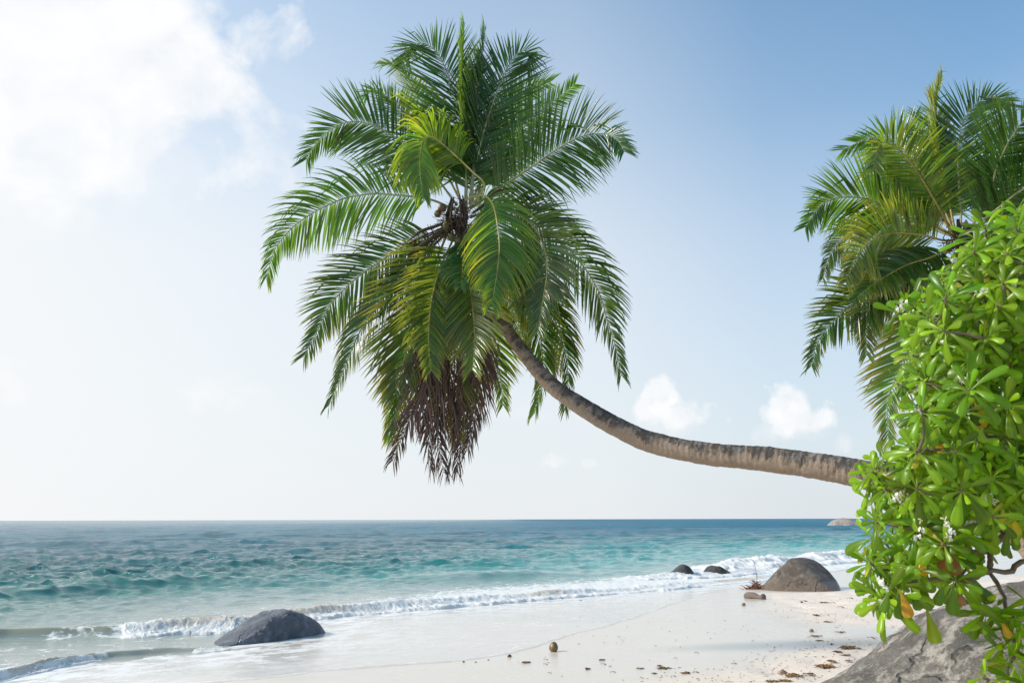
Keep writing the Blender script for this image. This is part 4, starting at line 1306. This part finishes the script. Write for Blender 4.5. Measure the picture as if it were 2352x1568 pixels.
def leaf_batch(mb, base, d, up, L, Wd, bend, tint, cup=0.18, roll=0.0, curl=None):
    """many spoon-shaped leaves at once: base points, directions, upper-side directions"""
    n = len(base)
    K = len(LT)
    p = base.copy()
    d = norm(d)
    side = norm(np.cross(d, up))
    nn = np.cross(side, d)
    rowsV, rowsC = [], []
    prev = 0.0
    phase = rng.uniform(0, 6.28, n)
    for k in range(K):
        w = (Wd * LW[k])[:, None]
        f = LT[k]
        wav = (0.10 * np.sin(phase + 7 * f))[:, None] * w
        e = (cup * w)
        vs = [p - side * w + nn * (e * 0.3 - 0.25 * w) + nn * wav, p - side * w * 0.55 + nn * (e * 0.55), p - nn * w * 0.05, p + side * w * 0.55 + nn * (e * 0.55), p + side * w + nn * (e * 0.3 - 0.25 * w) - nn * wav]
        rowsV.append(np.stack(vs, 1))
        mid = tint * 1.0
        rib = tint * np.array([1.25, 1.10, 1.1]) + 0.008
        bl = max(0, 1 - f * 2.2)
        cc_ = np.stack([mid, mid, rib, mid, mid], 1)
        cc_ = cc_ * (1 - 0.45 * bl) + np.array([0.22, 0.26, 0.06]) * 0.45 * bl
        rowsC.append(cc_)
        if k < K - 1:
            ds = LT[k + 1] - LT[k]
            th = (bend * ds)[:, None]
            d = norm(d - nn * np.tan(np.clip(th, -.6, .6)))
            if curl is not None:
                d = norm(d + np.array([0, 0, -1.0]) * (curl * ds)[:, None])
            side = norm(side - d * (side * d).sum(1, keepdims=True))
            nn = np.cross(side, d)
            p = p + d * (L * ds)[:, None]
    V = np.stack(rowsV, 1).reshape(-1, 3)
    C = np.stack(rowsC, 1).reshape(-1, 3)
    q = []
    for k in range(K - 1):
        for j in range(4):
            q.append([k * 5 + j, k * 5 + j + 1, (k + 1) * 5 + j + 1, (k + 1) * 5 + j])
    Q = (np.arange(n)[:, None, None] * K * 5 + np.array(q)[None]).reshape(-1, 4)
    mb.add(V, Q, tint=np.clip(C, .003, 1))


def in_poly(u, v, poly):
    poly = np.asarray(poly, float)
    r = np.zeros(u.shape, bool)
    j = len(poly) - 1
    for i in range(len(poly)):
        xi, yi = poly[i]
        xj, yj = poly[j]
        c = ((yi > v) != (yj > v)) & (u < (xj - xi) * (v - yi) / (yj - yi + 1e-12) + xi)
        r ^= c
        j = i
    return r


# crown outline of the shrub, as rosette centres (a leaf's length inside the seen edge)
OUT = [(2290, 525), (2235, 560), (2165, 625), (2105, 705), (2095, 790), (2100, 900), (2110, 990), (2060, 1090), (2035, 1160), (2045, 1250), (2030, 1330), (2110, 1325), (2190, 1290), (2260, 1225), (2352, 1205), (2420, 1210),
       (2600, 1230), (2760, 1200), (2780, 900), (2740, 700), (2600, 560), (2450, 500), (2370, 490)]
ros = []
EDGE = [(2002, 1082, 2.72), (1996, 1112, 2.78), (2022, 1058, 2.82), (2030, 1120, 2.66), (1992, 1150, 2.75), (2012, 1200, 2.66), (2336, 478, 2.75), (2300, 500, 2.85), (2262, 522, 2.7), (1996, 1290, 2.7), (2004, 1360, 2.65), (2026, 1380, 2.6), (2060, 1372, 2.58), (2350, 500, 2.6), (2060, 880, 2.8), (2062, 720, 2.78),
  # u, v, distance, size, tilt of the stem to the left / up
    (2318, 508, 2.75), (2352, 560, 2.65), (2245, 545, 2.8), (2180, 628, 2.75), (2235, 640, 2.65), (2085, 700, 2.8), (2120, 668, 2.95), (2140, 760, 2.7), (2095, 815, 2.8), (2125, 872, 2.7), (2110, 945, 2.75), (2150, 985, 2.65),
    (2118, 1048, 2.8), (2052, 1100, 2.72), (2010, 1092, 2.9), (2072, 1150, 2.62), (2040, 1190, 2.8), (2000, 1235, 2.8), (2105, 1215, 2.6), (2040, 1290, 2.72), (2185, 1215, 2.55), (2050, 1345, 2.6), (2010, 1330, 2.85), (2120, 1290, 2.7), (2190, 1300, 2.7), (2195, 1335, 2.6),
    (2280, 1150, 2.6), (2210, 880, 2.6), (2297, 935, 2.55), (2255, 680, 2.55), (2166, 790, 2.6), (2330, 750, 2.5), (2320, 840, 2.55), (2240, 1010, 2.55), (2330, 1050, 2.5), (2200, 1090, 2.55), (2320, 1200, 2.6), (2250, 780, 2.5), (2290, 600, 2.6), (2346, 660, 2.55)]
for e_ in EDGE:
    ros.append(at(*e_))
tries = 0
while len(ros) < 800 and tries < 30000:
    tries += 1
    u, v = rng.uniform(1990, 2800), rng.uniform(470, 1340)
    if not in_poly(np.array([u]), np.array([v]), OUT)[0]:
        continue
    Yd = rng.uniform(2.42, 3.7)
    p = at(u, v, Yd)
    if min(np.linalg.norm(p - q) for q in ros) < 0.070:
        continue
    ros.append(p)
ros = np.array(ros)
heart = at(2560, 1050, 3.25)
# skeleton of limbs
LIMBS = [
    [(2620, 1500, 3.1), (2540, 1330, 3.1), (2450, 1230, 3.0), (2351, 1221, 2.85), (2289, 1240, 2.8), (2273, 1262, 2.78), (2226, 1262, 2.76), (2189, 1246, 2.75), (2120, 1225, 2.72)],
    [(2600, 1480, 3.1), (2480, 1300, 2.95), (2351, 1287, 2.8), (2320, 1309, 2.75), (2276, 1307, 2.72), (2245, 1324, 2.7), (2204, 1334, 2.66)],
    [(2276, 1262, 2.78), (2270, 1309, 2.74), (2245, 1324, 2.70)],
    [(2245, 1324, 2.70), (2170, 1322, 2.64), (2098, 1338, 2.62), (2058, 1338, 2.6)],
    [(2270, 1309, 2.74), (2304, 1362, 2.68), (2323, 1415, 2.62), (2345, 1409, 2.6), (2372, 1395, 2.58)],
    [(2345, 1409, 2.6), (2336, 1477, 2.56), (2312, 1546, 2.54), (2300, 1600, 2.52)],
    [(2323, 1413, 2.62), (2290, 1408, 2.6), (2262, 1412, 2.58)],
    [(2204, 1334, 2.66), (2161, 1368, 2.62), (2129, 1393, 2.6)],
    [(2310, 1580, 2.52), (2275, 1570, 2.5), (2262, 1552, 2.48)],
    [(2610, 1480, 3.1), (2520, 1250, 3.1), (2440, 1050, 3.05), (2350, 900, 3.0), (2270, 800, 2.95), (2190, 740, 2.9)],
    [(2520, 1250, 3.1), (2400, 1120, 2.95), (2300, 1050, 2.85), (2200, 1010, 2.8), (2140, 1000, 2.78)],
    [(2440, 1050, 3.05), (2420, 880, 3.1), (2380, 700, 3.05), (2340, 580, 3.0)],
    [(2350, 900, 3.0), (2320, 760, 2.9), (2280, 660, 2.85), (2240, 600, 2.85)],
    [(2620, 1400, 3.3), (2560, 1100, 3.4), (2500, 850, 3.4), (2460, 650, 3.3)],
    [(2560, 1100, 3.4), (2650, 900, 3.3), (2700, 750, 3.2)],
    [(2560, 1100, 3.4), (2430, 950, 3.5), (2340, 850, 3.5), (2250, 780, 3.4)],
    [(2400, 1120, 2.95), (2330, 1150, 2.8), (2240, 1140, 2.75), (2130, 1130, 2.75)],
]
limb_pts, limb_r = [], []
for i, lb in enumerate(LIMBS):
    q = catmull(np.array([at(*a) for a in lb]), 26)
    if i in (0, 9, 13):
        q[0, 2] = gzb - 0.1
        q[0, :2] = bu[:2]
    q[2:] += 0.010 * np.stack([fbm2(np.arange(24) * .4, np.full(24, k + i * 3.0), 2, seed=k) for k in range(3)], 1)
    r0 = {0: .017, 1: .014, 2: .011, 3: .009, 4: .0075, 5: .006, 6: .005, 7: .0055, 8: .004, 9: .022, 13: .02}.get(i, .011)
    r = np.linspace(r0, max(r0 * .5, .0035), 26) * (1 + 0.12 * vnoise2(np.arange(26) * .7, np.full(26, i * 2.0), 3))
    V, Q, T3 = tube(q, r, 9)
    build("branch", V, [Q, np.array(T3)], mat_twig, shrub)
    if i not in (4, 5, 6, 7, 8):
        limb_pts.append(q[12:] if i in (0, 1, 9, 13) else q[4:])
limb_pts = np.concatenate(limb_pts)
tw = MB()
nodes = limb_pts.copy()
order = np.argsort([np.linalg.norm(limb_pts - p, axis=1).min() for p in ros])
axes = [None] * len(ros)
for i in order:
    p = ros[i]
    dl = np.linalg.norm(nodes - p, axis=1)
    j = int(np.argmin(dl + 0.25 * np.maximum(0, nodes[:, 2] - p[2])))
    q0 = nodes[j]
    a = norm(norm(p - q0) * 0.4 + norm(p - heart) * 0.9 + np.array([-.25, -.30, .38]) + rng.normal(0, .24, 3))
    axes[i] = a
    mid = (q0 + p) / 2 - a * 0.03 + rng.normal(0, .012, 3)
    cv_ = catmull([q0, mid, p - a * .03, p], 9)
    tw.add(*tube(cv_, np.linspace(.0052, .0036, 9), 6))
    nodes = np.vstack([nodes, cv_[3:8:2]])
axes = np.array(axes)
# sprigs low down by the boulder
SPR = [(at(2262, 1415, 2.58), (-.35, -.3, -.35), 9), (at(2285, 1405, 2.58), (.1, -.3, -.8), 8), (at(2265, 1553, 2.48), (-.5, -.2, .35), 6), (at(2332, 1480, 2.55), (.2, -.3, -.7), 9), (at(2302, 1600, 2.52), (.2, -.2, .2), 8), (at(2380, 1392, 2.57), (.4, -.2, .6), 8), (at(2340, 1530, 2.5), (.4, -.1, -.5), 7), (at(2318, 1445, 2.56), (-.3, -.4, -.6), 9), (at(2346, 1462, 2.54), (.3, -.4, -.4), 9), (at(2300, 1480, 2.55), (-.5, -.4, -.3), 8), (at(2350, 1555, 2.5), (.2, -.4, .3), 9), (at(2318, 1520, 2.52), (-.3, -.5, -.3), 8), (at(2290, 1425, 2.57), (-.2, -.5, -.5), 9)]
allp = list(ros) + [s_[0] for s_ in SPR]
alla = list(axes) + [norm(np.array(s_[1])) for s_ in SPR]
alln = [int(rng.integers(10, 15)) for _ in ros] + [s_[2] for s_ in SPR]
Bs, Ds, Us, Ls, Ws, Be, Ti, Cu = [], [], [], [], [], [], [], []
for i, (p, a, n_) in enumerate(zip(allp, alla, alln)):
    x = norm(np.cross(a, [0.31, 0.77, 0.55]))
    y = np.cross(a, x)
    ph0 = rng.uniform(0, 6.28)
    hue = rng.normal(0, 1)
    big = rng.uniform(0.85, 1.15) if i < len(EDGE) else rng.uniform(0.72, 1.22)
    for k in range(n_):
        fr = (k + 0.5) / n_
        ph = ph0 + k * 2.39996 + rng.normal(0, .12)
        pol = R(18 + 82 * fr ** 0.75 + rng.normal(0, 7))
        rad = math.cos(ph) * x + math.sin(ph) * y
        d = math.cos(pol) * a + math.sin(pol) * rad
        up = math.sin(pol) * a - math.cos(pol) * rad          # upper side looks to the stem tip
        L = (0.050 + 0.056 * min(1, fr * 1.9)) * big * rng.uniform(.86, 1.12)
        Bs.append(p - a * (0.030 * fr) + rad * 0.004)
        Ds.append(d)
        Us.append(up)
        Ls.append(L)
        Ws.append(L * rng.uniform(.11, .165))
        Be.append(rng.normal(0.35 + 0.45 * fr, .28))
        cr_ = np.array([0.170, 0.335, 0.008]) * (1.30 - 0.60 * fr) * rng.uniform(.45, 1.30) * np.array([1 + .12 * hue, 1 + .03 * hue, 1.0])
        if rng.random() < 0.018:
            cr_ = np.array([0.30, 0.32, 0.02]) * rng.uniform(.8, 1.1)
        Ti.append(cr_)
        Cu.append(0.25 + 0.5 * fr * rng.random())
lb_ = MB()
leaf_batch(lb_, np.array(Bs), np.array(Ds), np.array(Us), np.array(Ls), np.array(Ws), np.array(Be), np.array(Ti), curl=np.array(Cu))
lb_.build("foliage", mat_shrub, shrub)
tag(tw.build("twigs", mat_twig, shrub), kind="stuff")
# ageing leaves, hanging
for u, v, Y_, du, dv, L, colr, nm in (
        (2234, 915, 2.5, .1, -1, .10, (.55, .27, .03), "yellow_leaf"), (2142, 985, 2.6, .15, -1, .09, (.50, .30, .03), "yellow_leaf"), (2248, 925, 2.5, .3, -1, .07, (.55, .38, .02), "yellow_leaf"), (2196, 915, 2.55, -.4, -1, .06, (.55, .40, .02), "yellow_leaf"),
        (2066, 1352, 2.55, .25, -1, .085, (.55, .30, .03), "yellow_leaf"), (2115, 1275, 2.6, -.1, -1, .065, (.55, .32, .02), "yellow_leaf"), (2296, 1418, 2.54, .4, -1, .06, (.55, .33, .02), "yellow_leaf"), (2318, 1170, 2.5, .1, -1, .08, (.45, .40, .03), "yellow_leaf"),
        (2304, 1160, 2.55, -.2, -1, .075, (.40, .40, .03), "yellow_leaf"), (2157, 1235, 2.6, .0, -1, .10, (.26, .10, .04), "withered_leaf"), (2170, 1240, 2.6, .15, -1, .11, (.28, .12, .05), "withered_leaf"), (2215, 1330, 2.58, .6, -.5, .09, (.36, .20, .09), "withered_leaf"),
        (2200, 1345, 2.58, .1, -1, .06, (.26, .13, .07), "withered_leaf"), (2127, 1395, 2.6, .15, -1, .105, (.19, .28, .015), "hanging_leaf")):
    mb = MB()
    d = np.array([[du, -.15, dv]])
    leaf_batch(mb, at(u, v, Y_)[None], d, np.array([[-.5, -.8, .1]]), np.array([L]), np.array([L * .2]), np.array([-.3]), np.array([colr]), curl=np.array([.3]))
    mb.build(nm, mat_shrub, shrub)
# a few broad leaves hanging off the lowest stems
mb = MB()
for u, v, du, dv, L in ((2190, 1335, -.3, -1, .10), (2172, 1335, -.7, -.8, .08), (2225, 1335, .8, -.4, .09), (2240, 1330, .5, -.9, .08), (2090, 1345, .3, -1, .075), (2075, 1350, -.3, -1, .08), (2062, 1355, -.15, -1, .085), (2044, 1352, -.6, -.9, .075)):
    leaf_batch(mb, at(u, v, 2.56)[None], np.array([[du, -.2, dv]]), np.array([[-.4, -.8, .5]]), np.array([L]), np.array([L * .2]), np.array([.3]), np.array([[.10, .21, .012]]), curl=np.array([.4]))
mb.build("foliage", mat_shrub, shrub)


def flower_cluster(p, n):
    mb = MB()
    for _ in range(n):
        c0 = p + rng.normal(0, .011, 3)
        ax = norm(np.array([-.3, -.9, .3]) + rng.normal(0, .5, 3))
        x = norm(np.cross(ax, [0.2, .3, .9]))
        y = np.cross(ax, x)
        for k in range(5):
            a0 = R(-70 + 35 * k) + rng.normal(0, .1)
            r_ = math.cos(a0) * x + math.sin(a0) * y
            s_ = norm(np.cross(ax, r_))
            Vp = np.array([c0, c0 + r_ * .005 + s_ * .0020 + ax * .002, c0 + r_ * .009 + s_ * .0017 + ax * .001, c0 + r_ * .011 - ax * .001, c0 + r_ * .009 - s_ * .0017 + ax * .001, c0 + r_ * .005 - s_ * .0020 + ax * .002])
            mb.add(Vp, [(0, 1, 2, 3), (0, 3, 4, 5)], tint=np.tile((.82, .80, .74), (6, 1)))
        V, Q, T3 = tube(np.array([c0 - ax * .014, c0 - ax * .006, c0]), [.0022, .003, .0022], 6)
        mb.add(V, Q, T3, tint=np.tile((.45, .45, .16), (len(V), 1)))
    mb.build("blossoms", mat_petal, shrub, smooth=False)


for u, v, Y_, n_ in ((2079, 695, 2.74, 5), (2210, 873, 2.52, 7), (2297, 930, 2.48, 7), (2105, 949, 2.66, 5), (2254, 668, 2.48, 4), (2166, 782, 2.52, 3), (2071, 1135, 2.55, 4), (2282, 1146, 2.52, 5), (2108, 1218, 2.52, 5), (2184, 1205, 2.46, 6), (2190, 1220, 2.46, 5),
                     (2036, 1340, 2.54, 5), (2196, 598, 2.68, 6)):
    flower_cluster(at(u, v, Y_ - .02), n_)

# ------------------------------------------------------------------ flotsam on the sand
mat_weed, t, out = material("flotsam")
P = t.pos()
principled(t, out, Base_Color=t.mix(t.noise(P, 45, 4), t.attr("tint"), (0.10, 0.05, 0.02)), Roughness=0.7)
mat_wood, t, out = material("driftwood")
P = t.n("ShaderNodeTexCoord").outputs['Object']
principled(t, out, Base_Color=t.mix(t.noise(t.scale(P, (2, 20, 20)), 4, 5), (0.085, 0.062, 0.055), (0.25, 0.19, 0.16)), Roughness=0.8, Normal=t.bump(t.noise(t.scale(P, (2, 18, 18)), 5, 5), .7, .02))


def put(ob, loc, label, cat, group=None):
    ob.location = tuple(float(c) for c in loc)
    return tag(ob, label, cat, group)


def gpt(u, v):
    p = g(u, v)
    return p


def weed(u, v, wpx, label, colr=(0.30, 0.17, 0.035), strands=26, tall=1.0, name="seaweed_clump", cat="seaweed"):
    p = gpt(u, v)
    s = wpx / pxm(p) * 0.5
    mb = MB()
    for i in range(strands):
        a = rng.uniform(0, 6.28)
        st = np.array([rng.normal(0, .26) * s, rng.normal(0, .22) * s, 0.010])
        ln = s * rng.uniform(.4, 1.0)
        w1 = st + np.array([math.cos(a) * ln * .5, math.sin(a) * ln * .5, s * .16 * tall * rng.random()])
        a += rng.normal(0, .8)
        w2 = w1 + np.array([math.cos(a) * ln * .5, math.sin(a) * ln * .5, 0])
        w2[2] = 0.006
        V, Q, T3 = tube(catmull([st, w1, w2], 8), np.linspace(.0075, .003, 8) * (1 + s * 3), 5, flat=.6)
        mb.add(V, Q, T3, tint=np.tile(np.array(colr) * rng.uniform(.6, 1.3), (len(V), 1)))
    for i in range(max(3, strands // 5)):
        c0 = np.array([[rng.normal(0, .4) * s, rng.normal(0, .3) * s, .012]])
        a = rng.uniform(0, 6.28)
        leaf_batch(mb, c0, np.array([[math.cos(a), math.sin(a), .25 * tall]]), np.array([[0, 0, 1.0]]), np.array([s * .5]), np.array([s * .10]), np.array([.5]), np.array([np.array(colr) * rng.uniform(.7, 1.3)]))
    return put(mb.build(name, mat_weed), p, label, cat)


def dead_leaf(u, v, wpx, label, colr, name="dead_leaf", cat="leaf", a=None, curl_=1.2):
    p = gpt(u, v)
    L = max(wpx / pxm(p), .04)
    a = rng.uniform(-.5, .5) if a is None else a
    mb = MB()
    leaf_batch(mb, np.array([[-L / 2 * math.cos(a), -L / 2 * math.sin(a), .012]]), np.array([[math.cos(a), math.sin(a), .45]]), np.array([[0, -.2, 1.0]]), np.array([L]), np.array([L * .24]), np.array([curl_]), np.array([colr]), cup=.5)
    V, Q, T3 = tube(np.array([[-L * .75 * math.cos(a), -L * .75 * math.sin(a), .01], [-L * .5 * math.cos(a), -L * .5 * math.sin(a), .014]]), [.003, .005], 5)
    mb.add(V, Q, T3, tint=np.tile(np.array(colr) * .8, (len(V), 1)))
    return put(mb.build(name, mat_weed), p, label, cat)


def chip(u, v, wpx, label, colr, name="bark_chip", cat="chip", hk_=.5):
    p = gpt(u, v)
    s = max(wpx / pxm(p) * .5, .016)
    V, Q, tc = coconut_mesh((0, 0, s * hk_ * .6), s, (1, .3, .2), colr, 1.0)
    V = V * [1, .75, hk_]
    V = V + norm(V) * (s * .35 * fbm3(V / s * 1.6 + u, 3, seed=int(u)))[:, None]
    return put(build(name, V, [Q], mat_weed, None, {"tint": tc}), p, label, cat)


# the coconut standing in the wet sand
p = gpt(1272, 1495)
V, Q, tc = coconut_mesh((0, 0, .058), 0.064, (0.12, -.05, 1), (0.20, 0.135, 0.05), 1.12)
V += norm(V - [0, 0, .068]) * (0.004 * fbm3(V * 22, 3, seed=2))[:, None]
put(build("coconut", V, [Q], mat_coco, None, {"tint": tc}), p, "brown coconut standing alone on the wet sand", "coconut")

# driftwood
p0, p1 = gpt(1713, 1373), gpt(1756, 1376)
q = catmull([p0 + [0, 0, .03], p0 * .6 + p1 * .4 + [0, 0, .07], p1 * .75 + p0 * .25 + [0, 0, .04], p1 + [0, 0, .06]], 30) - p0
rr = np.interp(np.linspace(0, 1, 30), [0, .1, .4, .8, .95, 1], [.06, .10, .085, .055, .08, .05])
V, Q, T3 = tube(q, rr, 14)
V = V + norm(rng.normal(0, 1, (len(V), 3))) * 0.0 + (0.02 * fbm3(V * 9, 3, seed=3))[:, None] * [0, .5, 1]
put(build("driftwood", V, [Q, np.array(T3)], mat_wood), p0, "short grey-brown piece of driftwood on the sand in front of the boulder", "driftwood")

# red-brown heap of palm litter against the boulder
p0 = gpt(1738, 1352)
heap = MB()
for i in range(150):
    a = rng.uniform(0, 6.28)
    st = np.array([rng.normal(0, .13), rng.normal(0, .10), 0])
    st[2] = max(.01, .20 - 1.1 * abs(st[0])) * rng.random()
    e1_ = st + np.array([math.cos(a), math.sin(a) * .7, rng.normal(.2, .35)]) * rng.uniform(.08, .22)
    e1_[2] = max(.01, e1_[2])
    V, Q, T3 = tube(catmull([st, (st + e1_) / 2 + rng.normal(0, .02, 3), e1_], 5), np.linspace(.011, .004, 5), 5)
    heap.add(V, Q, T3, tint=np.tile(np.array((.26, .075, .045)) * rng.uniform(.4, 1.3), (len(V), 1)))
for i in range(2):
    e1_ = np.array([-.02 + .04 * i, 0, .72 - .35 * i])
    V, Q, T3 = tube(catmull([np.array([0, 0, .05]), np.array([.03, 0, .35]), e1_], 6), .006, 5)
    heap.add(V, Q, T3, tint=np.tile((.2, .09, .06), (len(V), 1)))
put(heap.build("palm_litter", mat_weed), p0, "tangled red-brown heap of palm litter at the foot of the tall boulder", "palm litter")
V, Q, T3 = tube(catmull([np.array([-.16, 0, .10]), np.array([0, -.04, .09]), np.array([.22, -.06, .04])], 14), np.interp(np.linspace(0, 1, 14), [0, .5, 1], [.025, .06, .03]), 10, flat=.5)
put(build("palm_sheath", V, [Q, np.array(T3)], mat_weed, None, {"tint": np.tile((.42, .17, .09), (len(V), 1))}), gpt(1755, 1353), "orange-red strip of palm sheath lying against the litter heap", "palm sheath")

BR, RD, OR, TN = (0.20, 0.10, 0.035), (0.33, 0.085, 0.04), (0.34, 0.18, 0.04), (0.30, 0.19, 0.09)
weed(1893, 1384, 28, "flat orange-brown seaweed strip just in front of the tall boulder", OR, 18, .6)
weed(1989, 1402, 36, "wide thin seaweed tangle beside the shrub's lowest leaves", BR, 20, .5)
weed(1875, 1413, 18, "small upright orange-brown seaweed tuft midway down the dry sand", OR, 18, 1.8)
weed(1901, 1428, 24, "thin seaweed wisp on the dry sand above the wet tongue", TN, 12, .4)
weed(1873, 1461, 24, "flat dark seaweed strip crossing the wet tongue of sand", BR, 16, .4)
weed(1930, 1452, 22, "pale seaweed wisp on the right of the wet tongue of sand", TN, 12, .4)
weed(1880, 1471, 20, "faint seaweed wisp along the lower edge of the wet tongue", TN, 10, .4)
weed(1950, 1488, 50, "long orange-tipped seaweed tangle below the wet tongue of sand", OR, 34, .6)
weed(1922, 1497, 26, "short brown seaweed clump just under the long orange-tipped one", BR, 18, .7)
weed(1942, 1505, 26, "loose brown seaweed clump nearest the big lichen boulder", OR, 20, .7)
weed(1908, 1519, 24, "round brown seaweed mound above the widest tangle", OR, 26, 1.3)
weed(1893, 1531, 48, "widest golden-brown seaweed tangle on the lower right sand", OR, 44, .9)
weed(1948, 1518, 16, "small seaweed tuft touching the edge of the big lichen boulder", OR, 14, .9)
weed(1820, 1552, 44, "thick brown seaweed mass with a pale shell at its left end", OR, 44, .9)
weed(1858, 1549, 30, "thin curved seaweed strand trailing right of the thick brown mass", BR, 9, .5)
weed(1776, 1566, 34, "brown seaweed clump at the bottom edge, left of the thick mass", OR, 30, .9)
weed(1803, 1564, 30, "golden seaweed clump at the bottom edge, below the thick mass", OR, 26, .7)
weed(2020, 1491, 26, "pale flat seaweed strip beside the lower edge of the lichen boulder", TN, 12, .4)
weed(1209, 1522, 24, "small brown seaweed clump on wet sand, lower left of the coconut", BR, 20, 1.0)
weed(1349, 1537, 16, "spiky brown seaweed tuft on wet sand, lower right of the coconut", BR, 18, 1.8)
weed(1381, 1516, 16, "small ragged seaweed tuft right of the coconut", BR, 14, 1.0)
weed(1525, 1535, 34, "flat brown seaweed clump midway between the coconut and the thick brown mass", BR, 26, .8)
weed(1515, 1529, 18, "thin reddish seaweed strip just above the flat brown clump", RD, 8, .4)
weed(1576, 1546, 28, "dark seaweed clump with a trailing strand at the bottom of the sand", BR, 20, .7)
weed(1472, 1536, 20, "faint pale seaweed wisp left of the flat brown clump", TN, 9, .4)
weed(1503, 1547, 14, "tiny seaweed wisp below the flat brown clump", BR, 9, .6)
dead_leaf(1850, 1381, 17, "curled brown leaf on the sand below the boulder's left side", BR)
dead_leaf(1955, 1374, 14, "red-brown curled leaf between the boulder and the shrub", RD)
dead_leaf(1915, 1384, 11, "small red-brown leaf right of the flat seaweed strip", RD)
dead_leaf(1933, 1394, 12, "olive dry leaf on the sand left of the shrub's lowest leaves", (.24, .19, .06))
dead_leaf(1925, 1441, 9, "reddish scrap of leaf on the wet tongue's upper edge", RD, curl_=2)
dead_leaf(2003, 1465, 14, "brick-red leaf on the wet tongue beside the lichen boulder", RD)
dead_leaf(1940, 1486, 14, "orange-red leaf caught in the long seaweed tangle", (.55, .14, .03))
dead_leaf(1254, 1526, 8, "tiny red-brown leaf under the coconut", RD)
dead_leaf(1266, 1546, 10, "small reddish leaf at the bottom of the sand under the coconut", RD, curl_=2)
dead_leaf(1388, 1526, 10, "small reddish leaf below the ragged seaweed tuft", RD)
dead_leaf(1410, 1544, 12, "pale brown thin leaf low on the sand, right of the spiky tuft", TN)
dead_leaf(1549, 1554, 11, "red-brown leaf at the bottom edge near the trailing seaweed strand", RD)
dead_leaf(1604, 1499, 12, "lone curled leaf on the wet sand right of the coconut", OR, curl_=2)
dead_leaf(1601, 1545, 14, "straw-coloured strip of leaf at the end of the trailing strand", TN)
dead_leaf(1255, 1515, 9, "thin dark leaf just below the coconut's reflection", RD)
dead_leaf(2040, 1392, 14, "dry brown leaf on the sand behind the shrub's lowest leaves", BR)
dead_leaf(2290, 1345, 18, "dry brown leaf on the sand seen through the lower branches", BR)
chip(1170, 1508, 9, "small round dark husk chip left of the coconut", (.16, .07, .045), hk_=.8)
chip(1065, 1520, 5, "tiny dark chip at the far left of the wash line", (.15, .06, .04), hk_=.8)
chip(1093, 1520, 5, "tiny tan chip between the two dark chips on the wash line", TN)
chip(1122, 1515, 4, "tiny brown speck of bark on the wash line, left of the round dark chip", BR)
chip(1334, 1379, 5, "tiny lone chip on the wet sand near the breaker", BR)
chip(1842, 1384, 5, "dark pebble-like chip left of the curled leaf under the boulder", (.06, .035, .03), hk_=.9)
chip(1910, 1480, 5, "dark round chip above the short brown seaweed clump", (.06, .04, .04), hk_=.9)
chip(1708, 1390, 9, "pale broken shell on the sand under the driftwood", (.52, .45, .36), "broken_shell", "shell", .9)
chip(1864, 1450, 11, "whitish broken shell in the wet tongue of sand", (.58, .50, .42), "broken_shell", "shell", .8)
chip(1798, 1545, 22, "large pinkish shell fragment at the end of the thick seaweed mass", (.62, .46, .37), "broken_shell", "shell", .5)

# crumbs of weed and bark nobody could count
mb = MB()
U_, V_ = rng.uniform(1250, 2120, 4000), rng.uniform(1365, 1567, 4000)
GP = on_ground(U_, V_)
SD_ = polydist(GP[:, 0], GP[:, 1], DRY)[0]
okk = np.where(rng.random(4000) < np.where(SD_ > -.2, .85, .07))[0][:650]
for i in okk:
    p = GP[i] + [0, 0, .004]
    a = rng.normal(0, .5)
    L = 0.012 + 0.05 * rng.random() ** 3
    d = np.array([math.cos(a), math.sin(a), .05])
    V, Q, T3 = tube(np.array([p, p + d * L * .5 + [0, 0, .006], p + d * L]), [.002, .006, .002], 5, flat=.5)
    mb.add(V, Q, T3, tint=np.tile(np.array(OR if rng.random() < .6 else BR) * rng.uniform(.6, 1.2), (len(V), 1)))
tag(mb.build("beach_litter", mat_weed), "fine crumbs of weed and bark strewn over the dry sand", "litter", None, "stuff")
